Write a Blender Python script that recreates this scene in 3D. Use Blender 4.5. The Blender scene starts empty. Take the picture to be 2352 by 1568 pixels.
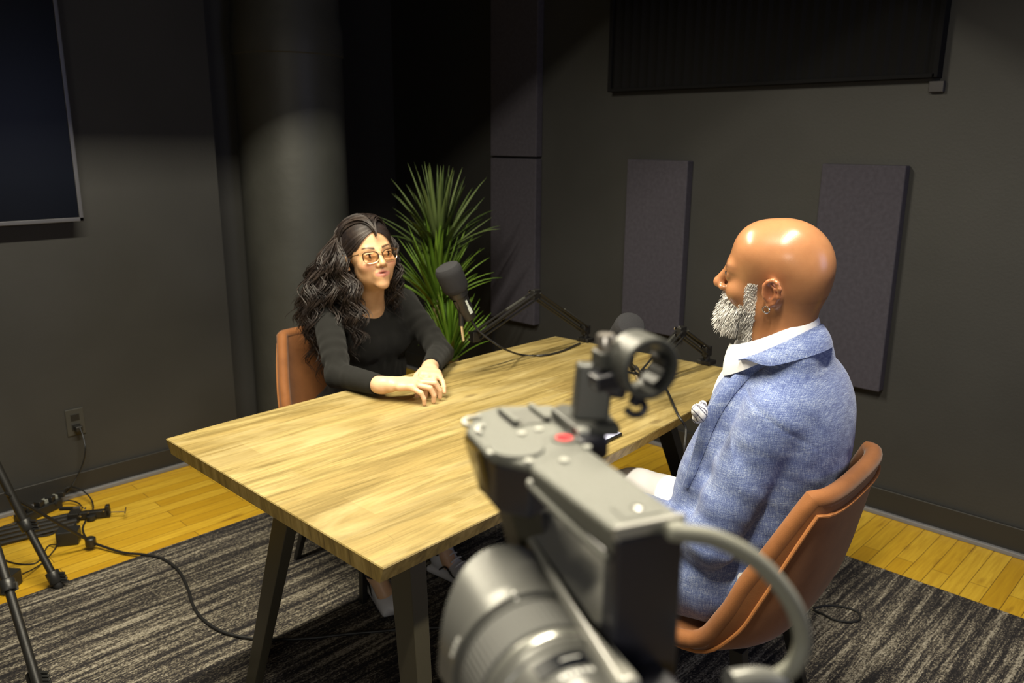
import bpy, bmesh, math, random
import numpy as np
from math import sin, cos, pi, radians, sqrt
from mathutils import Vector, Matrix
random.seed(7)
RNG = np.random.default_rng(7)
SC = bpy.context.scene
COL = SC.collection

# ------------------------------------------------------------------ camera
W, H, F = 2352, 1568, 1850.0
CAMP = np.array([0.0, 0.0, 1.5])
MW = np.array([[0.69820712, 0.1691975, -0.69561414],
               [-0.71587052, 0.1731795, -0.67641574],
               [0.00601826, 0.97024794, 0.24203866]])   # rows: world axes seen from the camera
def ray(px, py): return MW @ np.array([px - W/2, -(py - H/2), -F])
def pt(px, py, d): return CAMP + ray(px, py) * d / F          # point at a measured depth d
def on(px, py, ax, val):                                      # point on a wall, table or floor plane
    r = ray(px, py); return CAMP + r * (val - CAMP[ax]) / r[ax]

cd = bpy.data.cameras.new('camera'); cam = bpy.data.objects.new('camera', cd); COL.objects.link(cam)
cd.sensor_width = 36; cd.sensor_fit = 'HORIZONTAL'; cd.lens = 36 * F / W; cd.clip_start = .02
m4 = Matrix.Identity(4)
for i in range(3):
    for j in range(3): m4[i][j] = MW[i][j]
    m4[i][3] = CAMP[i]
cam.matrix_world = m4
cd.dof.use_dof = True; cd.dof.focus_distance = 1.75; cd.dof.aperture_fstop = 4.5
SC.camera = cam

# ------------------------------------------------------------------ materials
MATS = {}
def nt(name):
    m = bpy.data.materials.new(name); m.use_nodes = True
    MATS[name] = m
    return m, m.node_tree.nodes, m.node_tree.links, m.node_tree.nodes['Principled BSDF']
def mat(name, col, rough=.5, metal=0., bump=0., bscale=200., var=0., vscale=8., spec=.5, sheen=0., coat=0.):
    m, n, l, b = nt(name)
    b.inputs['Base Color'].default_value = (*col, 1); b.inputs['Roughness'].default_value = rough
    b.inputs['Metallic'].default_value = metal; b.inputs['Specular IOR Level'].default_value = spec
    b.inputs['Sheen Weight'].default_value = sheen; b.inputs['Coat Weight'].default_value = coat
    tc = n.new('ShaderNodeTexCoord')
    if var:
        t = n.new('ShaderNodeTexNoise'); t.inputs['Scale'].default_value = vscale; t.inputs['Detail'].default_value = 4
        l.new(tc.outputs['Object'], t.inputs['Vector'])
        r = n.new('ShaderNodeValToRGB')
        r.color_ramp.elements[0].position = .3; r.color_ramp.elements[1].position = .7
        r.color_ramp.elements[0].color = (*[c*(1-var) for c in col], 1); r.color_ramp.elements[1].color = (*[min(1, c*(1+var)) for c in col], 1)
        l.new(t.outputs['Fac'], r.inputs['Fac']); l.new(r.outputs['Color'], b.inputs['Base Color'])
    if bump:
        t = n.new('ShaderNodeTexNoise'); t.inputs['Scale'].default_value = bscale; t.inputs['Detail'].default_value = 3
        l.new(tc.outputs['Object'], t.inputs['Vector'])
        u = n.new('ShaderNodeBump'); u.inputs['Strength'].default_value = bump; u.inputs['Distance'].default_value = .002
        l.new(t.outputs['Fac'], u.inputs['Height']); l.new(u.outputs['Normal'], b.inputs['Normal'])
    return m
def mixc(n, l, fac, a, b, mode='MIX'):
    x = n.new('ShaderNodeMix'); x.data_type = 'RGBA'; x.blend_type = mode
    for s, v in ((x.inputs[0], fac), (x.inputs[6], a), (x.inputs[7], b)):
        if hasattr(v, 'is_output'): l.new(v, s)
        elif isinstance(v, tuple): s.default_value = (*v, 1)
        else: s.default_value = v
    return x.outputs[2]
def ramp(n, l, src, stops):
    r = n.new('ShaderNodeValToRGB'); e = r.color_ramp.elements
    while len(e) < len(stops): e.new(.5)
    for k, (p, c) in enumerate(stops): e[k].position = p; e[k].color = (*c, 1) if isinstance(c, tuple) else (c, c, c, 1)
    l.new(src, r.inputs['Fac']); return r.outputs['Color']
def coords(n, l, scale=(1, 1, 1), rot=(0, 0, 0), kind='Object'):
    tc = n.new('ShaderNodeTexCoord'); mp = n.new('ShaderNodeMapping')
    mp.inputs['Scale'].default_value = scale; mp.inputs['Rotation'].default_value = rot
    l.new(tc.outputs[kind], mp.inputs['Vector']); return mp.outputs['Vector']
def noise(n, l, vec, scale, detail=4, rough=.5, dist=0.):
    t = n.new('ShaderNodeTexNoise'); l.new(vec, t.inputs['Vector'])
    t.inputs['Scale'].default_value = scale; t.inputs['Detail'].default_value = detail
    t.inputs['Roughness'].default_value = rough; t.inputs['Distortion'].default_value = dist
    return t.outputs['Fac']
def bumpn(n, l, b, h, s, dist=.002):
    u = n.new('ShaderNodeBump'); u.inputs['Strength'].default_value = s; u.inputs['Distance'].default_value = dist
    l.new(h, u.inputs['Height']); l.new(u.outputs['Normal'], b.inputs['Normal'])

WALLM = mat('charcoal_paint', (.029, .029, .0285), .62, bump=.25, bscale=90, var=.10, vscale=3)
COLM = mat('column_paint', (.055, .057, .053), .5, bump=.5, bscale=28, var=.12, vscale=5)
PANELM = mat('acoustic_fabric', (.058, .054, .070), .95, bump=.6, bscale=900, var=.12, vscale=60, spec=.2)
BLACKPAN = mat('black_fabric', (.010, .010, .011), .95, bump=.4, bscale=300, spec=.1)
BASEM = mat('baseboard_paint', (.020, .0195, .019), .5)
TRIMM = mat('grey_trim', (.16, .16, .17), .5)
CEILM = mat('ceiling_paint', (.04, .04, .04), .8)
BLACKMET = mat('black_metal', (.011, .0105, .010), .45, metal=.0, spec=.45, bump=.15, bscale=300)
BRONZE = mat('table_leg_metal', (.045, .040, .025), .40, bump=.1, bscale=400)
BLKPLA = mat('black_plastic', (.014, .014, .014), .38)
RUBBER = mat('cable_rubber', (.012, .012, .013), .5)
STEEL = mat('polished_steel', (.75, .73, .70), .22, metal=1)
FOAM = mat('mic_foam', (.035, .035, .039), .98, bump=1., bscale=700, spec=.1)
WHITELAB = mat('white_label', (.65, .72, .68), .5)
CAMM = mat('camera_magnesium', (.125, .127, .110), .42, bump=.35, bscale=2500, spec=.5)
CAMD = mat('camera_dark_plastic', (.022, .022, .030), .36, spec=.6)
CAMG = mat('camera_gloss', (.27, .265, .235), .26, spec=.8)  # base colour lightened to stand in for reflections on the glossy body
CAMH = mat('holder_plastic', (.065, .066, .060), .40, spec=.5)
LENSM = mat('lens_barrel', (.12, .12, .112), .34, metal=.25)
RINGM = mat('lens_rubber_ring', (.10, .10, .095), .7)
CABG = mat('grey_cable', (.20, .20, .165), .55)
REDM = mat('record_red', (.75, .03, .04), .3)
WHM = mat('white_marking', (.75, .75, .72), .5)
GOLD = mat('gold_metal', (.85, .62, .35), .25, metal=1)
SHIRT = mat('white_shirt', (.86, .86, .88), .8, bump=.2, bscale=1200, sheen=.2)
TROUS = mat('white_trousers', (.84, .83, .85), .85, bump=.3, bscale=600)
KNIT = mat('black_knit', (.012, .012, .0115), .9, bump=.5, bscale=1100, spec=.15, sheen=.05)
JEANS = mat('dark_trousers', (.035, .034, .048), .85, bump=.4, bscale=900)
SHOEM = mat('white_shoe_leather', (.62, .62, .66), .5)
POTM = mat('dark_pot', (.03, .03, .03), .6)
GLASSM = None

def m_floor():
    m, n, l, b = nt('maple_planks')
    v = coords(n, l)
    br = n.new('ShaderNodeTexBrick'); l.new(v, br.inputs['Vector'])
    br.offset = .37; br.offset_frequency = 2; br.squash = 1
    br.inputs['Color1'].default_value = (.0, .0, .0, 1); br.inputs['Color2'].default_value = (1, 1, 1, 1)
    br.inputs['Mortar'].default_value = (.5, .5, .5, 1)
    br.inputs['Scale'].default_value = 1; br.inputs['Mortar Size'].default_value = .0011; br.inputs['Mortar Smooth'].default_value = .15
    br.inputs['Bias'].default_value = 0; br.inputs['Brick Width'].default_value = .74; br.inputs['Row Height'].default_value = .062
    c1 = ramp(n, l, br.outputs['Color'], [(0, (.47, .27, .013)), (.5, (.60, .37, .025)), (1, (.66, .44, .045))])
    g = noise(n, l, coords(n, l, (1.2, 16, 1)), 5, 5, .6, .6)
    c2 = mixc(n, l, ramp(n, l, g, [(.35, .55), (.7, 0.)]), c1, (.36, .19, .012))
    kn = noise(n, l, coords(n, l, (3, 14, 1)), 1.6, 3)
    c3 = mixc(n, l, ramp(n, l, kn, [(.64, 0.), (.76, .6)]), c2, (.20, .09, .01))
    c4 = mixc(n, l, br.outputs['Fac'], c3, (.10, .05, .01))
    l.new(c4, b.inputs['Base Color']); b.inputs['Roughness'].default_value = .38
    b.inputs['Specular IOR Level'].default_value = .35
    bumpn(n, l, b, br.outputs['Fac'], -.3)
    return m
FLOORM = m_floor()

def m_rug():
    m, n, l, b = nt('striped_carpet')
    a = noise(n, l, coords(n, l, (1.5, 30, 1)), 1.3, 6, .65, .25)
    a2 = noise(n, l, coords(n, l, (3.2, 75, 1)), 1.7, 5, .7)
    s = noise(n, l, coords(n, l, (1, 1.5, 1)), 150, 3, .7)
    mx = n.new('ShaderNodeMath'); mx.operation = 'MULTIPLY_ADD'; l.new(a2, mx.inputs[0]); mx.inputs[1].default_value = .50; l.new(a, mx.inputs[2])
    m2 = n.new('ShaderNodeMath'); m2.operation = 'MULTIPLY_ADD'; l.new(s, m2.inputs[0]); m2.inputs[1].default_value = .95; l.new(mx.outputs[0], m2.inputs[2])
    c = ramp(n, l, m2.outputs[0], [(.0, (.022, .021, .022)), (.999, (.022, .021, .022)), (1, (.3, .27, .2))])
    mr = n.new('ShaderNodeMapRange'); l.new(m2.outputs[0], mr.inputs[0]); mr.inputs[1].default_value = 1.08; mr.inputs[2].default_value = 1.42
    c = ramp(n, l, mr.outputs[0], [(0, (.022, .021, .023)), (.33, (.040, .036, .036)), (.55, (.105, .092, .075)), (.8, (.23, .205, .16)), (1, (.36, .33, .27))])
    l.new(c, b.inputs['Base Color']); b.inputs['Roughness'].default_value = 1; b.inputs['Specular IOR Level'].default_value = .1
    bumpn(n, l, b, s, .9, .004)
    return m
RUGM = m_rug()

def m_wood():
    m, n, l, b = nt('table_wood')
    v = coords(n, l)
    br = n.new('ShaderNodeTexBrick'); l.new(v, br.inputs['Vector']); br.offset = .43
    br.inputs['Color1'].default_value = (0, 0, 0, 1); br.inputs['Color2'].default_value = (1, 1, 1, 1); br.inputs['Mortar'].default_value = (.4, .4, .4, 1)
    br.inputs['Scale'].default_value = 1; br.inputs['Mortar Size'].default_value = .0003
    br.inputs['Brick Width'].default_value = .9; br.inputs['Row Height'].default_value = .115; br.inputs['Bias'].default_value = 0
    c1 = ramp(n, l, br.outputs['Color'], [(0, (0.266, 0.189, 0.063)), (.35, (0.385, 0.296, 0.111)), (.7, (0.326, 0.240, 0.085)), (1, (0.414, 0.326, 0.137))])
    g = noise(n, l, coords(n, l, (.9, 11, 3)), 3.2, 6, .62, .8)
    c2 = mixc(n, l, ramp(n, l, g, [(.36, .8), (.60, 0.)]), c1, (0.148, 0.107, 0.033))
    g2 = noise(n, l, coords(n, l, (2.5, 60, 10)), 3, 4, .6, .2)
    c3 = mixc(n, l, ramp(n, l, g2, [(.42, .22), (.6, 0.)]), c2, (0.141, 0.096, 0.030))
    g3 = noise(n, l, coords(n, l, (1.3, 5, 1)), 2.0, 4, .6, 1.)
    c4 = mixc(n, l, ramp(n, l, g3, [(.5, 0.), (.72, .55)]), c3, (0.459, 0.377, 0.185))
    cr = noise(n, l, coords(n, l, (22, 4.5, 1)), 3.2, 5, .75, 1.2)
    msk = noise(n, l, coords(n, l, (2.2, 3, 1)), 1.7, 2)
    mm = n.new('ShaderNodeMath'); mm.operation = 'MULTIPLY'
    l.new(ramp(n, l, cr, [(.63, 0.), (.68, 1.)]), mm.inputs[0]); l.new(ramp(n, l, msk, [(.52, 0.), (.62, .65)]), mm.inputs[1])
    c5 = mixc(n, l, mm.outputs[0], c4, (0.089, 0.059, 0.026))
    kt = n.new('ShaderNodeTexVoronoi'); l.new(coords(n, l, (2.2, 5., 1)), kt.inputs['Vector']); kt.inputs['Scale'].default_value = 1.3
    c6 = mixc(n, l, ramp(n, l, kt.outputs['Distance'], [(.0, .75), (.06, .45), (.10, 0.)]), c5, (0.096, 0.063, 0.026))
    l.new(c6, b.inputs['Base Color']); b.inputs['Roughness'].default_value = .42; b.inputs['Specular IOR Level'].default_value = .5
    bumpn(n, l, b, g2, .08)
    return m
WOODM = m_wood()
def m_edge():
    m, n, l, b = nt('table_edge_wood')
    g = noise(n, l, coords(n, l, (9, 9, .6)), 6, 5, .6, .3)
    c = ramp(n, l, g, [(.3, (.16, .105, .025)), (.5, (.32, .22, .055)), (.68, (.46, .33, .11))])
    l.new(c, b.inputs['Base Color']); b.inputs['Roughness'].default_value = .5
    return m
EDGEM = m_edge()

def m_leather():
    m, n, l, b = nt('rust_leather')
    g = noise(n, l, coords(n, l), 9, 5, .6)
    c = ramp(n, l, g, [(.3, (.165, .058, .014)), (.7, (.255, .095, .026))])
    l.new(c, b.inputs['Base Color']); b.inputs['Roughness'].default_value = .72; b.inputs['Sheen Weight'].default_value = .15
    b.inputs['Specular IOR Level'].default_value = .3
    bumpn(n, l, b, noise(n, l, coords(n, l), 420, 3), .15)
    return m
LEATH = m_leather()
PIPING = mat('leather_piping', (.42, .165, .05), .55)

def m_jacket():
    m, n, l, b = nt('blue_linen')
    a = noise(n, l, coords(n, l, (1, 1, 16)), 55, 4, .6)
    c = noise(n, l, coords(n, l, (1, 16, 1), (.3, .2, .1)), 55, 4, .6)
    k = noise(n, l, coords(n, l, (1, 1, 1)), 650, 2, .6)
    big = noise(n, l, coords(n, l, (1, 1, 5)), 9, 3, .6)
    x = n.new('ShaderNodeMath'); x.operation = 'ADD'; l.new(a, x.inputs[0]); l.new(c, x.inputs[1])
    y = n.new('ShaderNodeMath'); y.operation = 'ADD'; l.new(x.outputs[0], y.inputs[0]); l.new(k, y.inputs[1])
    z = n.new('ShaderNodeMath'); z.operation = 'MULTIPLY_ADD'; l.new(big, z.inputs[0]); z.inputs[1].default_value = .55; l.new(y.outputs[0], z.inputs[2])
    mr = n.new('ShaderNodeMapRange'); l.new(z.outputs[0], mr.inputs[0]); mr.inputs[1].default_value = 1.45; mr.inputs[2].default_value = 2.1
    col = ramp(n, l, mr.outputs[0], [(0, (.065, .092, .245)), (.4, (.115, .155, .34)), (.66, (.18, .235, .43)), (1, (.36, .42, .58))])
    l.new(col, b.inputs['Base Color']); b.inputs['Roughness'].default_value = .9; b.inputs['Sheen Weight'].default_value = .2
    b.inputs['Specular IOR Level'].default_value = .2
    bumpn(n, l, b, y.outputs[0], .5, .0012)
    return m
JACKET = m_jacket()

def m_skin(name, rough, sss=.12, spec=.5, bump=.12, coat=0):
    m, n, l, b = nt(name)
    a = n.new('ShaderNodeAttribute'); a.attribute_name = 'Col'
    g = noise(n, l, coords(n, l), 45, 4, .6)
    c = mixc(n, l, 1., a.outputs['Color'], ramp(n, l, g, [(.3, (.90, .88, .88)), (.7, (1., 1., 1.))]), 'MULTIPLY')
    l.new(c, b.inputs['Base Color']); b.inputs['Roughness'].default_value = rough
    b.inputs['Subsurface Weight'].default_value = sss; b.inputs['Subsurface Radius'].default_value = (.012, .005, .003); b.inputs['Subsurface Scale'].default_value = 1.
    b.inputs['Specular IOR Level'].default_value = spec
    bumpn(n, l, b, noise(n, l, coords(n, l), 380, 3), bump, .0008)
    return m
SKINW = m_skin('light_skin', .45); SKINM = m_skin('brown_skin', .28, .08, .55)
EYEM = m_skin('eye_surface', .12, 0)
def m_hair(name, c0, c1, rough=.42):
    m, n, l, b = nt(name)
    g = noise(n, l, coords(n, l), 26, 3, .6)
    l.new(ramp(n, l, g, [(.35, c0), (.7, c1)]), b.inputs['Base Color']); b.inputs['Roughness'].default_value = rough
    b.inputs['Specular IOR Level'].default_value = .55
    return m
HAIRM = m_hair('dark_hair', (.010, .007, .008), (.034, .022, .017), .48)
BEARDM = m_hair('grey_beard_hair', (.62, .60, .58), (.90, .89, .87), .6)
BEARDD = m_hair('dark_beard_hair', (.10, .09, .085), (.22, .20, .19), .6)
BROWM = mat('brow_hair', (.035, .022, .018), .7)

def m_leaf():
    m, n, l, b = nt('yucca_leaf')
    a = n.new('ShaderNodeAttribute'); a.attribute_name = 'Col'
    l.new(a.outputs['Color'], b.inputs['Base Color']); b.inputs['Roughness'].default_value = .45
    b.inputs['Subsurface Weight'].default_value = .0
    return m
LEAFM = m_leaf()
BARK = mat('yucca_bark', (.36, .28, .18), .85, bump=.8, bscale=60, var=.3, vscale=30)
def m_glass(name, col, rough=.02):
    m, n, l, b = nt(name)
    b.inputs['Base Color'].default_value = (*col, 1); b.inputs['Transmission Weight'].default_value = 1
    b.inputs['Roughness'].default_value = rough; b.inputs['IOR'].default_value = 1.1
    return m
SPECG = m_glass('tinted_lens', (1., .93, .80))
SCREENM = mat('dark_screen', (.003, .004, .007), .30, spec=.12)
def m_emit(name, col, s):
    m, n, l, b = nt(name)
    b.inputs['Base Color'].default_value = (*col, 1); b.inputs['Emission Color'].default_value = (*col, 1); b.inputs['Emission Strength'].default_value = s
    b.inputs['Roughness'].default_value = .15
    return m
PHSCR = m_emit('lit_phone_screen', (.72, .72, .95), .55)
def m_pocket():
    m, n, l, b = nt('patterned_silk')
    v = coords(n, l, (1, 1, 1), (.5, .6, .75))
    br = n.new('ShaderNodeTexBrick'); l.new(v, br.inputs['Vector']); br.offset = 0.
    br.inputs['Color1'].default_value = (.8, .8, .82, 1); br.inputs['Color2'].default_value = (.8, .8, .82, 1); br.inputs['Mortar'].default_value = (.10, .10, .14, 1)
    br.inputs['Scale'].default_value = 1; br.inputs['Brick Width'].default_value = .013; br.inputs['Row Height'].default_value = .013; br.inputs['Mortar Size'].default_value = .0011
    l.new(br.outputs['Color'], b.inputs['Base Color']); b.inputs['Roughness'].default_value = .5
    return m
POCKM = m_pocket()

# ------------------------------------------------------------------ object helpers
def raw(name, V, Fc, m, parent=None, smooth=True, colors=None):
    V = np.asarray(V, dtype=np.float64)
    me = bpy.data.meshes.new(name)
    if isinstance(Fc, np.ndarray):
        k = Fc.shape[1]; nf = len(Fc)
        me.vertices.add(len(V)); me.vertices.foreach_set('co', V.ravel())
        me.loops.add(nf*k); me.loops.foreach_set('vertex_index', Fc.astype(np.int32).ravel())
        me.polygons.add(nf); me.polygons.foreach_set('loop_start', np.arange(0, nf*k, k, dtype=np.int32))
        me.update(calc_edges=True)
    else:
        me.from_pydata([tuple(v) for v in V], [], Fc); me.update()
    if colors is not None:
        at = me.color_attributes.new('Col', 'FLOAT_COLOR', 'POINT')
        c = np.ones((len(V), 4)); c[:, :3] = colors
        at.data.foreach_set('color', c.ravel())
    if smooth: me.polygons.foreach_set('use_smooth', [True]*len(me.polygons))
    for mm in (m if isinstance(m, (list, tuple)) else [m]): me.materials.append(mm)
    o = bpy.data.objects.new(name, me); COL.objects.link(o)
    if parent is not None:
        o.parent = parent; o.matrix_parent_inverse = Matrix.Identity(4)
        o.location = -wloc(parent)
    return o
def wloc(o):
    v = Vector(o.location)
    while o.parent is not None: o = o.parent; v = v + Vector(o.location)
    return v
def tag(o, label=None, cat=None, group=None, kind=None):
    if label: o['label'] = label
    if cat: o['category'] = cat
    if group: o['group'] = group
    if kind: o['kind'] = kind
    return o
def empty(name, loc, label, cat, group=None):
    o = bpy.data.objects.new(name, None); COL.objects.link(o); o.location = loc; o.empty_display_size = .1
    return tag(o, label, cat, group)

class MB:                                           # gathers world-space geometry for one mesh
    def __init__(s): s.v = []; s.f = []; s.mi = []; s.n = 0
    def add(s, V, Fs, mi=0):
        s.v += [tuple(float(x) for x in p) for p in V]; s.f += [tuple(i + s.n for i in f) for f in Fs]; s.mi += [mi]*len(Fs); s.n += len(V); return s
    def box(s, c, h, R=None, mi=0, taper=1.):
        c = np.array(c, float); R = np.eye(3) if R is None else np.array(R)
        P = []
        for z in (-1, 1):
            t = taper if z > 0 else 1
            for x, y in ((-1, -1), (1, -1), (1, 1), (-1, 1)): P.append(c + R @ np.array([x*h[0]*t, y*h[1]*t, z*h[2]]))
        return s.add(P, [(3, 2, 1, 0), (4, 5, 6, 7), (0, 1, 5, 4), (1, 2, 6, 5), (2, 3, 7, 6), (3, 0, 4, 7)], mi)
    def prism(s, poly, z0, z1, off=None, mi=0, side=0):   # polygon list (x,y) extruded between z0 and z1
        n = len(poly); bot = off if off is not None else poly
        P = [(x, y, z0) for x, y in bot] + [(x, y, z1) for x, y in poly]
        s.add(P, [tuple(range(n-1, -1, -1)), tuple(range(n, 2*n))], mi)
        k = s.n - 2*n
        s.f += [(k+i, k+(i+1) % n, k+n+(i+1) % n, k+n+i) for i in range(n)]; s.mi += [side]*n
        return s
    def tube(s, pts, r, n=8, mi=0, caps=True, smooth=0):
        P = [np.array(p, float) for p in pts]
        if smooth: P = catmull(P, smooth)
        rr = [r]*len(P) if np.isscalar(r) else list(np.interp(np.linspace(0, 1, len(P)), np.linspace(0, 1, len(r)), r))
        if np.isscalar(r):
            P = [p for i, p in enumerate(P) if i == 0 or np.linalg.norm(p-P[i-1]) > 1e-6]; rr = [r]*len(P)
        V = []; N = None
        for i, p in enumerate(P):
            t = P[min(i+1, len(P)-1)] - P[max(i-1, 0)]; t = t/(np.linalg.norm(t)+1e-12)
            if N is None:
                a = np.array([0, 0, 1.]) if abs(t[2]) < .9 else np.array([1., 0, 0]); N = np.cross(t, a)
            N = N - N.dot(t)*t; N /= np.linalg.norm(N)+1e-12; B = np.cross(t, N)
            for k in range(n):
                a = 2*pi*k/n; V.append(p + rr[i]*(cos(a)*N + sin(a)*B))
        Fs = []
        for i in range(len(P)-1):
            for k in range(n): Fs.append((i*n+k, i*n+(k+1) % n, (i+1)*n+(k+1) % n, (i+1)*n+k))
        if caps: Fs += [tuple(range(n-1, -1, -1)), tuple((len(P)-1)*n+k for k in range(n))]
        return s.add(V, Fs, mi)
    def lathe(s, a, d, prof, n=32, mi=0):             # prof: list of (along, radius) on the axis a + t d
        a = np.array(a, float); d = np.array(d, float); d /= np.linalg.norm(d)
        u = np.cross(d, [0, 0, 1.]) if abs(d[2]) < .9 else np.cross(d, [1., 0, 0]); u /= np.linalg.norm(u); w = np.cross(d, u)
        V = []
        for t, r in prof:
            for k in range(n):
                q = 2*pi*k/n; V.append(a + d*t + r*(cos(q)*u + sin(q)*w))
        Fs = [(i*n+k, i*n+(k+1) % n, (i+1)*n+(k+1) % n, (i+1)*n+k) for i in range(len(prof)-1) for k in range(n)]
        if prof[0][1] > 1e-5: Fs.append(tuple(range(n-1, -1, -1)))
        if prof[-1][1] > 1e-5: Fs.append(tuple((len(prof)-1)*n+k for k in range(n)))
        return s.add(V, Fs, mi)
    def grid(s, G, mi=0, closeu=False, closev=False):
        G = np.array(G); a, b = G.shape[:2]; V = G.reshape(-1, 3); Fs = []
        for i in range(a if closeu else a-1):
            for j in range(b if closev else b-1):
                Fs.append((i*b+j, i*b+(j+1) % b, ((i+1) % a)*b+(j+1) % b, ((i+1) % a)*b+j))
        return s.add(V, Fs, mi)
    def build(s, name, m, parent=None, smooth=False, bevel=0., segs=2, sub=0):
        o = raw(name, s.v, s.f, m, parent, smooth)
        if len(o.data.materials) > 1: o.data.polygons.foreach_set('material_index', s.mi)
        if smooth == 'auto' or (smooth is True and bevel == 0 and sub == 0):
            bm = bmesh.new(); bm.from_mesh(o.data)
            bmesh.ops.recalc_face_normals(bm, faces=bm.faces)
            for e in bm.edges:
                if len(e.link_faces) == 2 and e.calc_face_angle(0) > radians(38): e.smooth = False
            bm.to_mesh(o.data); bm.free()
        elif not smooth:
            bm = bmesh.new(); bm.from_mesh(o.data); bmesh.ops.recalc_face_normals(bm, faces=bm.faces); bm.to_mesh(o.data); bm.free()
        if bevel:
            b = o.modifiers.new('bevel', 'BEVEL'); b.width = bevel; b.segments = segs; b.limit_method = 'ANGLE'; b.angle_limit = radians(35)
            o.data.polygons.foreach_set('use_smooth', [True]*len(o.data.polygons))
            w = o.modifiers.new('wn', 'WEIGHTED_NORMAL'); w.keep_sharp = True
        if sub:
            b = o.modifiers.new('sub', 'SUBSURF'); b.levels = sub; b.render_levels = sub
        return o
def catmull(P, k):
    P = [np.array(p, float) for p in P]; Q = [2*P[0]-P[1]] + P + [2*P[-1]-P[-2]]; out = []
    for i in range(1, len(Q)-2):
        for j in range(k):
            t = j/k; a, b, c, d = Q[i-1:i+3]
            out.append(.5*((2*b) + (c-a)*t + (2*a-5*b+4*c-d)*t*t + (-a+3*b-3*c+d)*t**3))
    out.append(P[-1]); return out
def rotz(a): return np.array([[cos(a), -sin(a), 0], [sin(a), cos(a), 0], [0, 0, 1.]])
def rotx(a): return np.array([[1., 0, 0], [0, cos(a), -sin(a)], [0, sin(a), cos(a)]])
def roty(a): return np.array([[cos(a), 0, sin(a)], [0, 1., 0], [-sin(a), 0, cos(a)]])
def frame_from(y, up):
    y = np.array(y, float); y /= np.linalg.norm(y); x = np.cross(y, up); x /= np.linalg.norm(x); return np.stack([x, y, np.cross(x, y)], 1)

# ------------------------------------------------------------------ implicit surfaces (smooth union of tapered shapes, meshed)
def nrm2(v): return np.sqrt(np.einsum('ij,ij->i', v, v))
class Body:
    def __init__(s, R=np.eye(3), t=(0, 0, 0), sc=1.): s.P = []; s.R = np.array(R, float); s.t = np.array(t, float); s.sc = sc
    def fr(s, R, t, sc=1.): s.R = np.array(R, float); s.t = np.array(t, float); s.sc = sc; return s
    def w(s, p): return s.t + s.R @ (np.array(p, float)*s.sc)
    def cap(s, a, b, ra, rb=None, k=.02, sub=False):
        rb = ra if rb is None else rb
        A = s.w(a); B = s.w(b); ra *= s.sc; rb *= s.sc; ba = B-A; l2 = ba.dot(ba)+1e-12
        def f(P, A=A, ba=ba, l2=l2, ra=ra, rb=rb):
            pa = P-A; h = np.clip(pa@ba/l2, 0, 1); return nrm2(pa-h[:, None]*ba)-(ra+(rb-ra)*h)
        s.P.append((f, (A+B)/2, sqrt(l2)/2+max(ra, rb), k*s.sc, sub)); return s
    def ell(s, c, r, k=.02, sub=False, R=None):
        C = s.w(c); r = np.array(r, float)*s.sc; Q = s.R if R is None else s.R@np.array(R)
        def f(P, C=C, r=r, Q=Q):
            q = (P-C)@Q; k0 = nrm2(q/r); k1 = nrm2(q/(r*r))+1e-9; return k0*(k0-1)/k1
        s.P.append((f, C, max(r), k*s.sc, sub)); return s
    def box(s, c, h, r=.005, k=.01, sub=False, R=None):
        C = s.w(c); h = np.array(h, float)*s.sc; r *= s.sc; Q = s.R if R is None else s.R@np.array(R)
        def f(P, C=C, h=h, Q=Q, r=r):
            q = np.abs((P-C)@Q)-h+r; return nrm2(np.maximum(q, 0))+np.minimum(q.max(1), 0)-r
        s.P.append((f, C, float(np.linalg.norm(h)), k*s.sc, sub)); return s
    def chain(s, pts, rs, k=.01, sub=False):
        for i in range(len(pts)-1): s.cap(pts[i], pts[i+1], rs[i], rs[i+1], k, sub)
        return s
def smin(a, b, k):
    if k <= 0: return np.minimum(a, b)
    h = np.maximum(k-np.abs(a-b), 0)/k; return np.minimum(a, b)-h*h*k*.25
def evalp(prims, P, disp=None):
    d = np.full(len(P), .5)
    for f, c, r, k, sub in prims:
        e = f(P)
        d = -smin(-d, e, k) if sub else smin(d, e, k)
    if disp is not None: d = d + disp(P)
    return d
CORN = [(0, 0, 0), (1, 0, 0), (0, 1, 0), (1, 1, 0), (0, 0, 1), (1, 0, 1), (0, 1, 1), (1, 1, 1)]
EDG = [(0, 1), (2, 3), (4, 5), (6, 7), (0, 2), (1, 3), (4, 6), (5, 7), (0, 4), (1, 5), (2, 6), (3, 7)]
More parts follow.
